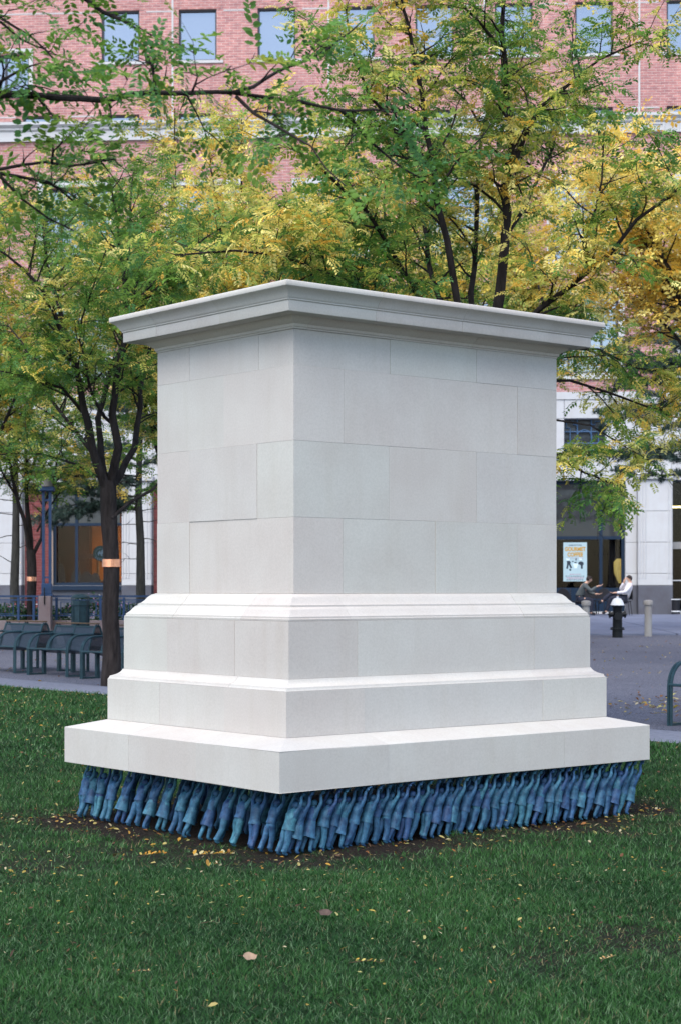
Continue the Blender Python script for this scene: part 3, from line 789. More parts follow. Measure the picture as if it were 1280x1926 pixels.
def wall(name, u0, u1, z0, z1, holes, y, thick, mat, parent):
    us = sorted({u0, u1, *[h[0] for h in holes], *[h[1] for h in holes]}); zs = sorted({z0, z1, *[h[2] for h in holes], *[h[3] for h in holes]})
    us = [u for u in us if u0 <= u <= u1]; zs = [z for z in zs if z0 <= z <= z1]
    solid = {}
    for i in range(len(us) - 1):
        for j in range(len(zs) - 1):
            cu, cz = (us[i] + us[i + 1]) / 2, (zs[j] + zs[j + 1]) / 2
            solid[i, j] = not any(h[0] < cu < h[1] and h[2] < cz < h[3] for h in holes)
    m = MB()
    def q(*p): m.add(p, [(0, 1, 2, 3)])
    for (i, j), s in solid.items():
        if not s: continue
        a, b, c, d = us[i], us[i + 1], zs[j], zs[j + 1]
        q((a, y, c), (b, y, c), (b, y, d), (a, y, d))
        if not solid.get((i - 1, j), False): q((a, y, c), (a, y, d), (a, y + thick, d), (a, y + thick, c))
        if not solid.get((i + 1, j), False): q((b, y, c), (b, y + thick, c), (b, y + thick, d), (b, y, d))
        if not solid.get((i, j - 1), False): q((a, y, c), (a, y + thick, c), (b, y + thick, c), (b, y, c))
        if not solid.get((i, j + 1), False): q((a, y, d), (b, y, d), (b, y + thick, d), (a, y + thick, d))
    return m.build(name, mat, parent, recalc=False)

def frame_mb(u0, u1, z0, z1, w, y0, y1, vs=(), hs=()):
    m = MB()
    m.b2((u0, y0, z0), (u0 + w, y1, z1)); m.b2((u1 - w, y0, z0), (u1, y1, z1))
    m.b2((u0 + w, y0, z0), (u1 - w, y1, z0 + w)); m.b2((u0 + w, y0, z1 - w), (u1 - w, y1, z1))
    for v in vs: m.b2((v - w / 2, y0 + .004, z0 + w), (v + w / 2, y1 - .004, z1 - w))
    for h in hs: m.b2((u0 + w, y0 + .008, h - w / 2), (u1 - w, y1 - .008, h + w / 2))
    return m

def text_mesh(body, size, material, name, bold=0.0):
    cu = bpy.data.curves.new(name, 'FONT'); cu.body = body; cu.size = size; cu.align_x = 'CENTER'; cu.align_y = 'CENTER'
    cu.extrude = .002; cu.offset = bold
    ob = bpy.data.objects.new(name, cu); COL.objects.link(ob)
    dg = bpy.context.evaluated_depsgraph_get(); me = bpy.data.meshes.new_from_object(ob.evaluated_get(dg))
    bpy.data.objects.remove(ob); me.materials.clear(); me.materials.append(material); me.name = name
    return me

def build_building():
    B = thing('brick_building', 'long red brick building with pale stone base and square windows behind the trees', 'building', (0, BY, 0), -BA)
    g = gz(0, BY) - .03
    Z_GR, Z_ST, Z_BR, Z_PA = 1.5, 7.92, bz(258), bz(223)
    rows = [Z_GR, 1.91, 2.98, 4.05, 5.12, 6.0, 7.26, Z_ST]
    shopR = (bu(900), bu(1175), .60, 5.12); door = (bu(1262), bu(1420), .60, 5.12); shopL = (bu(98), bu(232), 1.5, 5.12)
    grille = (bu(1060), bu(1138), 6.0, 7.26); grille2 = (bu(880), bu(958), 6.0, 7.26)
    holes = [shopR, door, shopL, grille, grille2]
    # backing wall, then the dressed stones in front of it, each its own block
    wall('stone_backing', -45, 45, g - .3, Z_ST, holes, .12, .5, M['facade_stone'], B)
    cuts = sorted({-17.0, 20.0, bu(-30), bu(45), shopL[0], shopL[1], bu(288), shopR[0], shopR[1], bu(1197), door[0], door[1], grille[0], grille[1], grille2[0], grille2[1]})
    uu = []
    for a, b in zip(cuts[:-1], cuts[1:]):
        n = max(1, round((b - a) / 1.9)); uu += [a + (b - a) * k / n for k in range(n)]
    uu.append(cuts[-1])
    sb = tag(link('stone_base', MB().b2((-45, -.03, Z_ST + .002), (45, .45, Z_ST + .26)).mesh('stone_base', M['facade_stone']), B))
    for j in range(len(rows) - 1):
        for i in range(len(uu) - 1):
            a, b, c, d = uu[i], uu[i + 1], rows[j], rows[j + 1]; cu, cz = (a + b) / 2, (c + d) / 2
            if any(h[0] < cu < h[1] and h[2] < cz < h[3] for h in holes): continue
            pil = (bu(1197) < cu < bu(1262) or bu(232) < cu < bu(288) or bu(-30) < cu < bu(45)) and cz < 5.2
            m = MB(); m.b2((a + .005, -.30 if pil else 0.0, c + .005), (b - .005, .1195, d - .005), .012); m.build('stone_block', M['facade_stone'], sb)
    gb = link('granite_base', MB().b2((-45, -.04, g - .3), (-17.2, .117, Z_GR - .004)).mesh('granite_base', M['granite']), B)
    for i in range(len(uu) - 1):
        a, b = uu[i], uu[i + 1]; cu = (a + b) / 2
        if any(h[0] < cu < h[1] for h in (shopR, door)): continue
        pil = bu(1197) < cu < bu(1262) or bu(232) < cu < bu(288) or bu(-30) < cu < bu(45)
        m = MB(); m.b2((a + .004, -.36 if pil else -.04, g - .3), (b - .004, .117, Z_GR - .004), .015); m.build('granite_block', M['granite'], gb)
    # fluting on the seen pilaster's corner and splayed feet
    for a, b in ((1197, 1262), (232, 288), (-30, 45)):
        m = MB()
        for k in range(3): m.tube([(bu(a) + .05 + .10 * k, -.302, 1.75), (bu(a) + .05 + .10 * k, -.302, 5.1)], .022, 6)
        for k in range(2): m.tube([(bu(b) - .05 - .10 * k, -.302, 1.75), (bu(b) - .05 - .10 * k, -.302, 5.1)], .022, 6)
        m.build('fluting', M['facade_stone'], B)
        m = MB(); m.b2((bu(a) - .06, -.40, 5.125), (bu(b) + .06, .09, 5.32), .03); m.build('capital', M['facade_stone'], B)
    # brick panels beside the left shop window
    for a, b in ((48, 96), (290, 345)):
        m = MB(); m.b2((bu(a), -.06, g), (bu(b), -.002, 5.1)); m.build('brick_pier', M['shaded_brick'], B)
    # lower brick front with white framed windows
    wcols = [-334, -95, 144, 383, 622, 861, 1100, 1339]; wrows = [(335, 500), (548, 713)]
    wh = [(bu(c - 62), bu(c + 62), bz(b_ - 8), bz(a_ + 12)) for c in wcols for a_, b_ in wrows]
    wall('brick_wall', -45, 45, Z_ST + .262, Z_BR - .002, wh, .05, .45, M['brick'], B)
    for (u0, u1, z0, z1) in wh:
        w = frame_mb(u0 - .20, u1 + .20, z0 - .20, z1 + .24, .198, -.02, .10).build('window', M['facade_stone'], B)
        frame_mb(u0 + .002, u1 - .002, z0 + .002, z1 - .002, .07, .20, .28, [u0 + (u1 - u0) * .25, u0 + (u1 - u0) * .75], [z0 + (z1 - z0) * .7]).build('frame', M['frame_dark'], w)
        MB().b2((u0, .284, z0), (u1, .30, z1)).build('pane', M['sky_glass'], w)
    # parapet band
    pb = link('parapet', MB().b2((-45, -.06, Z_BR), (45, .5, Z_PA - .30)).mesh('parapet', M['facade_stone']), B)
    prof = [(.5, Z_PA - .298), (-.08, Z_PA - .298), (-.12, Z_PA - .25), (-.12, Z_PA - .20), (-.20, Z_PA - .12), (-.22, Z_PA - .10), (-.22, Z_PA), (.5, Z_PA)]
    k = -45.0
    while k < 45:
        m = MB(); n = len(prof); m.v = [(k + .004, y, z) for y, z in prof] + [(k + 2.246, y, z) for y, z in prof]
        m.f = [tuple(range(n)), tuple(range(2 * n - 1, n - 1, -1))] + [(i, (i + 1) % n, (i + 1) % n + n, i + n) for i in range(n)]
        m.build('coping_stone', M['facade_stone'], pb); k += 2.25
    for px in (1225, 700, 330, -40):
        u = bu(px); frame_mb(u - .42, u + .42, Z_BR + .03, Z_PA - .31, .07, -.09, -.062).build('raised_panel', M['facade_stone'], pb)
    MB().b2((-45, .5, Z_BR - .3), (45, 5.2, Z_BR - .1)).build('setback_roof', M['concrete'], B)
    # upper wall, set back behind the parapet
    DY = 5.2
    centres = [-216, -68, 79, 227, 372, 520, 668, 816, 965, 1116, 1288, 1436]
    uh = []
    for c in centres:
        for k in (1, 0, -1):
            if c == 79 and k == 0: continue
            uh.append((bu(c - 35.5, DY), bu(c + 35.5, DY), bz(109 - 197 * k, DY), bz(12 - 197 * k, DY)))
    bigw = (bu(-70, DY), bu(55, DY), bz(166, DY), bz(92, DY))
    uh = [h for h in uh if not (h[0] < bigw[1] + .3 and h[1] > bigw[0] - .3 and abs(h[2] - bz(109, DY)) < 1)]
    wall('upper_brick_wall', -50, 50, Z_BR - .1, 31.0, uh + [bigw], DY, .5, M['brick'], B)
    for n, (u0, u1, z0, z1) in enumerate(uh):
        w = frame_mb(u0 + .002, u1 - .002, z0 + .002, z1 - .002, .06, DY + .10, DY + .18).build('window', M['frame_dark'], B)
        MB().b2((u0, DY + .184, z0), (u1, DY + .20, z1)).build('pane', M['sky_glass'], w)
        MB().b2((u0 - .26, DY - .06, z0 - .11), (u1 + .26, DY + .10, z0 - .003)).build('sill', M['facade_stone'], w)
        mm = MB(); c = u0 - .15
        while c < u1 + .15:
            mm.b2((c, DY - .012, z1 + .004), (c + .062, DY + .1, z1 + .235)); c += .075
        o = mm.build('soldier_course', M['brick'], w)
    u0, u1, z0, z1 = bigw
    w = frame_mb(u0 - .16, u1 + .16, z0 - .16, z1 + .22, .158, DY - .05, DY + .1).build('window', M['facade_stone'], B)
    frame_mb(u0 + .002, u1 - .002, z0 + .002, z1 - .002, .07, DY + .12, DY + .2, [u0 + (u1 - u0) * .64, u0 + (u1 - u0) * .32]).build('frame', M['frame_dark'], w)
    MB().b2((u0, DY + .204, z0), (u1, DY + .22, z1)).build('pane', M['sky_glass'], w)
    for px in (-420, -115, 325, 618, 910, 1201, 1500):
        u = bu(px, DY); MB().b2((u - .035, DY - .012, Z_BR), (u + .035, DY + .02, 31)).build('joint_strip', M['facade_stone'], B)
    for py in (15, 211):
        z = bz(py, DY) + .0; segs = []
        xs = sorted([(h[0] - .27, h[1] + .27) for h in uh if abs(h[3] - bz(py - 3 if py < 100 else py + 1, DY)) < .3])
        a = -50
        for s0, s1 in xs:
            if s0 - a > .3: MB().b2((a, DY - .010, z - .02), (s0, DY + .02, z + .02)).build('string_course', M['facade_stone'], B)
            a = s1
    # ---- ornamental grilles over the shop
    for u0, u1, z0, z1 in (grille, grille2):
        gr = MB().b2((u0, .40, z0), (u1, .42, z1)).build('grille_window', M['dark_glass'], B)
        W = u1 - u0; H = z1 - z0; m = MB(); y = .30
        P = lambda a, b: (u0 + a * W, y, z0 + b * H)
        def bar(pts, r_=.019): m.tube([P(*p) for p in pts], r_, 5)
        for a in (.33, .67): bar([(a, 0), (a, 1)], .024)
        for b in (.34, .66): bar([(0, b), (1, b)], .024)
        for sx in (0, 1):
            for sz in (0, 1):
                f = lambda a, b: (a if not sx else 1 - a, b if not sz else 1 - b)
                bar([f(.33, .15), f(.24, .15), f(.24, .06), f(.06, .06), f(.06, .24), f(.155, .24), f(.155, .34)])
                bar([f(.155, .34), f(.155, .5)])
        cx_, cz_ = u0 + W * .5, z0 + H * .5
        m.tube([(cx_ + .26 * math.cos(t_), y, cz_ + .26 * math.sin(t_)) for t_ in np.linspace(0, 2 * math.pi, 25)], .02, 5, cap=False)
        m.build('grille', M['pale_steel'], gr)
    # ---- right shop front
    u0, u1, z0, z1 = shopR; zt = bz(1012); zs = bz(1106); um = bu(1130)
    sf = frame_mb(u0 + .003, u1 - .003, zs - .1, z1 - .003, .11, .22, .34, [um, bu(1040), bu(965)], [zt]).build('shop_front', M['frame_blue'], B)
    MB().b2((u0 + .003, .18, g), (u1 - .003, .36, zs - .104)).build('stall_riser', M['frame_blue'], sf)
    for a, b in ((u0 + .11, bu(965)), (bu(965), bu(1040)), (bu(1040), um), (um, u1 - .11)):
        MB().b2((a + .05, .27, zs), (b - .05, .28, zt - .05)).build('pane', M['clear_glass'], sf)
        MB().b2((a + .05, .27, zt + .05), (b - .05, .28, z1 - .1)).build('transom_pane', M['dark_glass'], sf)
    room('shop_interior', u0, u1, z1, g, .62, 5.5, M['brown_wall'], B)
    # ---- entrance
    u0, u1, z0, z1 = door; zt0, zt1 = bz(1033), bz(1020)
    en = frame_mb(u0 + .003, u1 - .003, g, z1 - .003, .06, .22, .34, [u0 + 1.6]).build('entrance', M['frame_dark'], B)
    MB().b2((u0 + .004, .16, zt0), (u1 - .004, .40, zt1)).build('transom_bar', M['concrete'], en)
    MB().b2((u0 + .06, .27, zt1 + .01), (u1 - .06, .28, z1 - .06)).build('transom_pane', M['clear_glass'], en)
    MB().b2((u0 + .06, .27, g + .06), (u1 - .06, .28, zt0 - .01)).build('pane', M['clear_glass'], en)
    MB().tube([(u0 + .02, .18, bz(1092)), (u0 + 1.5, .18, bz(1092))], .02, 6).build('push_bar', M['white_paint'], en)
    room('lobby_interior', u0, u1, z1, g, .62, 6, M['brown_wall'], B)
    lamp = MB().b2((u0 + .1, 3.2, 4.32), (u1 - .1, 3.32, 4.37)).build('strip_lamp', M['strip'])
    tag(lamp, 'yellow lit strip lamp behind the entrance glass at the right edge', 'lamp'); place_in(lamp, B)
    # ---- left shop window
    u0, u1, z0, z1 = shopL; um = bu(142)
    sl = frame_mb(u0 + .003, u1 - .003, z0 + .003, z1 - .003, .10, .22, .34, [um], [bz(985)]).build('shop_window', M['frame_blue'], B)
    for a, b in ((u0 + .1, um), (um, u1 - .1)):
        MB().b2((a + .05, .27, z0 + .1), (b - .05, .28, bz(985) - .05)).build('pane', M['clear_glass'], sl)
        MB().b2((a + .05, .27, bz(985) + .05), (b - .05, .28, z1 - .1)).build('transom_pane', M['dark_glass'], sl)
    MB().b2((u0 - .1, -.16, z0 - .16), (u1 + .1, .20, z0 - .01)).build('shop_sill', M['frame_blue'], sl)
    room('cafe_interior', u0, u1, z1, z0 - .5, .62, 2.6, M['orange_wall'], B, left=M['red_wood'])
    inner = thing('cafe_wall_picture', 'framed picture of a dark tree on the ochre cafe wall', 'picture')
    fr = frame_mb(-.46, .46, -.55, .55, .05, -.03, .0).build('frame', M['wood'], inner)
    MB().b2((-.41, -.015, -.5), (.41, 0, .5)).build('canvas', M['orange_wall'], inner)
    m = MB(); m.tube([(0, -.02, -.5), (.02, -.02, -.1), (-.03, -.02, .1)], [.05, .04, .03], 5)
    for k in range(16):
        a = rng.uniform(0, 2 * math.pi); m.tube([(0, -.02, .0), (.2 * math.cos(a), -.02, .12 + .2 * math.sin(a)), (.36 * math.cos(a + .3), -.02, .12 + .33 * math.sin(a + .2))], [.025, .02, .04], 4)
    m.build('painted_tree', M['red_wood'], inner)
    place_in(inner, B, (bu(183), 2.55, bz(1063)))
    valance = MB().b2((bu(129), 1.4, bz(1049)), (bu(169), 1.5, bz(1040))).build('lamp_valance', M['red_wood'])
    tag(valance, 'dark valance with a glowing lower edge inside the cafe window', 'valance'); place_in(valance, B)
    pl = thing('pendant_lamp', 'small bare lit bulb hanging inside the cafe window beside the tree trunk', 'lamp')
    MB().lathe([(.01, .09), (.05, .06), (.065, 0), (.045, -.05), (.01, -.065)], 10).build('bulb', M['bulb'], pl, smooth=True)
    MB().tube([(0, 0, .085), (0, 0, 1.3)], .006, 5).build('cord', M['black'], pl)
    ld = bpy.data.lights.new('bulb_light', 'POINT'); ld.energy = 85; ld.color = (1, .55, .2); ld.shadow_soft_size = .1
    lo = bpy.data.objects.new('bulb_light', ld); COL.objects.link(lo); lo.parent = pl; lo.location = (0, -.0, -.15)
    place_in(pl, B, (bu(224), 1.0, bz(1040)))
    # people-height furniture silhouettes in the cafe
    for px, w_, h_ in ((104, .35, .75), (134, .42, .55), (153, .5, .45), (170, .4, .4)):
        c = thing('cafe_chair', 'dark rounded chair back inside the cafe, %s' % {104: 'tallest, at the left window edge', 134: 'just left of the window post', 153: 'just right of the window post', 170: 'lowest, beside the tree trunk'}[px], 'chair', group='dark chairs inside the cafe')
        MB().prism([(w_ / 2 * math.cos(t_), .55 + h_ * math.sin(t_)) for t_ in np.linspace(0, math.pi, 10)], -.02, .02).build('backrest', M['black'], c)
        MB().b2((-w_ / 2, 0, .5), (w_ / 2, .45, .55), .01).build('seat', M['black'], c)
        for sx in (-1, 1):
            for yy in (.03, .42): MB().tube([(sx * w_ * .42, yy, 0), (sx * w_ * .42, yy, .5)], .015, 5).build('leg', M['black'], c)
        place_in(c, B, (bu(px), .9 + .1 * w_, z0 - .49))
    # round sign on the glass
    sg = thing('round_sign', 'round dark green bagel shop sign on the cafe window', 'sign')
    MB().prism([(.27 * math.cos(t_), .27 * math.sin(t_)) for t_ in np.linspace(0, 2 * math.pi, 33)[:-1]], -.012, 0).build('disc', M['sign_green'], sg)
    MB().tube([(.175 * math.cos(t_), -.014, .175 * math.sin(t_)) for t_ in np.linspace(0, 2 * math.pi, 29)], .006, 4, cap=False).build('rim', M['sign_pale'], sg)
    m = MB(); m.prism([(-.10, .02), (-.02, .10), (0, .02), (.04, .12), (.10, .13), (.09, .0), (.05, -.06), (.09, -.09), (.02, -.10), (0, -.03), (-.05, -.02), (-.06, -.09), (-.09, -.06)], -.018, -.0125); m.build('emblem', M['sign_pale'], sg)
    for k, ch in enumerate('BAGELS'):
        a = R(-90 - 50 + 20 * k); me = text_mesh(ch, .085, M['sign_pale'], 'letter', .002)
        o = link('letter', me, sg); o.location = (.222 * math.cos(a), -.0145, .222 * math.sin(a)); o.rotation_euler = Euler((R(90), 0, 0)); o.rotation_euler = (Matrix.Rotation(-(a + R(90)), 3, 'Y') @ Matrix.Rotation(R(90), 3, 'X')).to_euler()
    place_in(sg, B, (bu(187), .262, bz(1040)))
    # coffee poster on the right shop window
    po = thing('coffee_poster', 'pale blue coffee poster with gold lettering on the shop window', 'poster')
    W, H = 44 * BY / FPX, 73 * BY / FPX
    MB().b2((-W / 2, -.004, -H / 2), (W / 2, 0, H / 2)).build('paper', M['poster'], po)
    def word(s, z, size, mat, w=None, bold=0.0, arc=0):
        me = text_mesh(s, size, M[mat], 'lettering', bold)
        xs = [v.co.x for v in me.vertices]; k = (w / (max(xs) - min(xs))) if w else 1
        for v in me.vertices:
            v.co.x *= k
            if arc: v.co.y -= arc * (v.co.x / (W / 2)) ** 2
        o = link('lettering', me, po); o.rotation_euler = (R(90), 0, 0); o.location = (0, -.0065, z)
    word('COME OUT FOR', H * .43, .055, 'poster_dark', W * .56, .001, .03)
    word('GOURMET', H * .325, .19, 'poster_gold', W * .88, .008)
    word('COFFEE', H * .185, .19, 'poster_gold', W * .66, .008)
    word("Don't Miss a Great Brew", H * .095, .045, 'poster_red', W * .68)
    for z_, w_, mt in ((-.315, .48, 'poster_red'), (-.365, .82, 'poster_dark'), (-.40, .74, 'poster_red'), (-.432, .66, 'poster_red'), (-.462, .74, 'poster_dark')):
        m = MB(); x = -W * w_ / 2
        while x < W * w_ / 2:
            l = rng.uniform(.03, .08); m.b2((x, -.006, H * z_ - .011), (min(x + l, W * w_ / 2), -.0041, H * z_ + .009)); x += l + .02
        m.build('small_print', M[mt], po)
    # two waiters and a table, generic
    m = MB()
    m.prism([(-.29, .03), (-.20, .04), (-.14, -.02), (-.17, -.06), (-.10, -.20), (-.16, -.23), (-.22, -.09), (-.25, -.24), (-.31, -.23), (-.28, -.08)], -.0062, -.0041)
    m.prism([(.10, -.08), (.12, -.01), (.20, .02), (.28, -.01), (.30, -.08), (.26, -.12), (.26, -.24), (.20, -.24), (.19, -.11)], -.0062, -.0041)
    m.prism([(-.02, -.04), (.05, -.04), (.06, .0), (-.03, .0)], -.0062, -.0041); m.prism([(.0, .05), (.06, .05), (.03, .16)], -.0062, -.0041)
    m.prism([(-.12, .0), (-.05, .0), (-.06, .03), (-.11, .03)], -.0062, -.0041); m.build('printed_figures', M['poster_dark'], po)
    m = MB(); m.prism([(-.08, -.06), (.10, -.06), (.06, -.22), (-.02, -.22)], -.0055, -.0041); m.prism([(-.30, .06), (-.20, .05), (-.18, .13), (-.32, .13)], -.0055, -.0041); m.prism([(.14, .07), (.22, .06), (.24, .14), (.13, .15)], -.0055, -.0041)
    m.build('printed_aprons', M['poster_pale'], po)
    MB().prism([(-.17 + .035 * math.cos(t_), -.275 + .035 * math.sin(t_)) for t_ in np.linspace(0, 2 * math.pi, 13)[:-1]], -.0062, -.0041).build('printed_seal', M['poster_dark'], po)
    place_in(po, B, (bu(1081.5), .262, bz(1057)))
    ct = thing('hanging_coat', 'yellow coat hanging behind the shop glass by the right jamb', 'coat')
    MB().loft([ring((0, 0, 0), .10, .05, n=10), ring((0, 0, -.12), .20, .07, n=10), ring((-.03, 0, -.5), .16, .07, n=10, drape=.1), ring((.05, 0, -.85), .08, .05, n=10, drape=.1)]).build('cloth', M['yellow'], ct, smooth=True)
    MB().tube([(0, 0, 0), (0, 0, .08), (.03, 0, .1)], .006, 5).build('hook', M['black_iron'], ct)
    place_in(ct, B, (bu(1166), .45, bz(1051)))
    cu = MB(); 
    for k in range(7): cu.tube([(bu(1148) + .05 * k, .6 + .03 * (k % 2), bz(1103)), (bu(1148) + .05 * k, .6 + .03 * (k % 2), bz(1014))], .035, 6)
    tag(cu.build('shop_curtain', M['brown_wall']), 'dull purple brown curtain hanging behind the right shop pane', 'curtain'); place_in(bpy.context.scene.objects['shop_curtain'], B)

def place_in(o, B, loc=None):
    """stand a separate thing at a place given in the building's own frame"""
    mt = Matrix.Translation(B.location) @ Matrix.Rotation(-BA, 4, 'Z')
    if loc is not None: o.location = mt @ Vector(loc); o.rotation_euler = (0, 0, -BA)
    else: o.matrix_basis = mt
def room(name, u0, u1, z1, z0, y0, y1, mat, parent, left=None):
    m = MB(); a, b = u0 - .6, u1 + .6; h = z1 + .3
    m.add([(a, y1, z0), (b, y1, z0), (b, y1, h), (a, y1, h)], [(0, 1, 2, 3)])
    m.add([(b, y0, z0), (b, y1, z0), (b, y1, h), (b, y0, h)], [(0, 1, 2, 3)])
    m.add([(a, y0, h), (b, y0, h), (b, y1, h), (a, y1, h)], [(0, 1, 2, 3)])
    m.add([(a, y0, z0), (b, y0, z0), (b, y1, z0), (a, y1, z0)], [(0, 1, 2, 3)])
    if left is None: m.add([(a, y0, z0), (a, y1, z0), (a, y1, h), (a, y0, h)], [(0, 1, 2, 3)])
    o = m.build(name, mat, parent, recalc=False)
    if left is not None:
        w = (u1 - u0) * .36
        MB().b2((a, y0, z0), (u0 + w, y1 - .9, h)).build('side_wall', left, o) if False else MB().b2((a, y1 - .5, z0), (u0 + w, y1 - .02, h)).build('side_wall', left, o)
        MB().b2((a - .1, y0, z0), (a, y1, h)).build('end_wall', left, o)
    return o

# ================================================================== TREES
def catmull(P, step):
    P = [Vector(p) for p in P]
    if len(P) < 3: 
        n = max(2, int((P[1] - P[0]).length / step) + 1); return [P[0].lerp(P[1], i / (n - 1)) for i in range(n)]
    Q = [P[0] * 2 - P[1]] + P + [P[-1] * 2 - P[-2]]; out = []
    for i in range(1, len(Q) - 2):
        n = max(1, int((Q[i + 1] - Q[i]).length / step + .5))
        for k in range(n):
            t = k / n; a, b, c, d = Q[i - 1], Q[i], Q[i + 1], Q[i + 2]
            out.append(.5 * ((2 * b) + (c - a) * t + (2 * a - 5 * b + 4 * c - d) * t * t + (3 * b - a - 3 * c + d) * t ** 3))
    out.append(P[-1]); return out

def rvec(g=1.0): return Vector(rng.normal(0, g, 3))

LEAF_GREEN = np.array([[.105, .225, .040], [.14, .265, .040], [.18, .30, .052], [.10, .235, .072]])
LEAF_MID = np.array([[.38, .42, .07], [.52, .51, .11], [.30, .37, .08]])
LEAF_YEL = np.array([[.82, .66, .15], [.86, .76, .28], [.80, .58, .12], [.84, .71, .21], [.78, .48, .08]])
def leaf_colours(P, w, seed, spread=.5):
    """per leaf colour: autumn yellow comes in drifts through the crown"""
    n = len(P); nz = .6 * hash_noise(P[:, 0] + P[:, 2] * .7, P[:, 1] - P[:, 2] * .9, 1.1, seed) + .5 * hash_noise(P[:, 0] - P[:, 2], P[:, 2] + P[:, 1] * .3, 2.7, seed + 1)
    v = np.clip(w + spread * nz + .17 * rng.normal(size=n), 0, 1)
    g = LEAF_GREEN[rng.integers(0, len(LEAF_GREEN), n)]; m = LEAF_MID[rng.integers(0, len(LEAF_MID), n)]; y = LEAF_YEL[rng.integers(0, len(LEAF_YEL), n)]
    c = np.where((v < .42)[:, None], g, np.where((v < .62)[:, None], m, y))
    return c * rng.uniform(.75, 1.2, (n, 1))

def leaves_mesh(name, P, D, N, L, pairs, C, pts=4, wid=.42, droop=.25):
    """compound leaves: each a midrib direction D with paired leaflets in the plane whose normal is N"""
    P = np.asarray(P, float); D = np.asarray(D, float); N = np.asarray(N, float); L = np.asarray(L, float)
    D /= np.linalg.norm(D, axis=1, keepdims=True) + 1e-9
    S = np.cross(D, N); S /= np.linalg.norm(S, axis=1, keepdims=True) + 1e-9; N = np.cross(S, D)
    T = []
    for j in range(pairs):
        u = .16 + .80 * j / (pairs - 1 + 1e-9); ll = (.30 if pts == 4 else .26) * (1 - .9 * (u - .5) ** 2) * (5.5 / pairs) ** .5
        for s in (-1, 1):
            jx = rng.normal(0, .03); a = R(62 + rng.normal(0, 10)); ax, bx = math.cos(a), math.sin(a) * s; tl = rng.normal(0, .28)
            w = ll * wid * .5; c0 = -droop * u * u
            def pt_(t, k): return (u + jx + ax * ll * t - k * w * bx * 1.0, bx * ll * t + k * w * ax, c0 + tl * ll * t - .12 * ll * t * t + abs(k) * w * .25)
            if pts == 4: T += [pt_(0, 0), pt_(.5, 1), pt_(1, 0), pt_(.5, -1)]
            else: T += [pt_(0, 0), pt_(.3, .9), pt_(.72, .8), pt_(1, 0), pt_(.72, -.8), pt_(.3, -.9)]
    T = np.array(T); n = len(P); k = len(T)
    V = P[:, None, :] + L[:, None, None] * (T[None, :, 0:1] * D[:, None, :] + T[None, :, 1:2] * S[:, None, :] + T[None, :, 2:3] * N[:, None, :])
    V = V.reshape(-1, 3); q = (np.arange(n * pairs * 2) * pts)[:, None]
    F = q + np.array([[0, 1, 2, 3]]) if pts == 4 else np.concatenate([q + np.array([[0, 1, 2, 3]]), q + np.array([[0, 3, 4, 5]])])
    cc = np.repeat(C, k, 0)
    lf = np.repeat(rng.uniform(.85, 1.15, (n * pairs * 2, 1)), pts, 0)
    return np_mesh(name, V, F, M['leaf'], cc * lf)

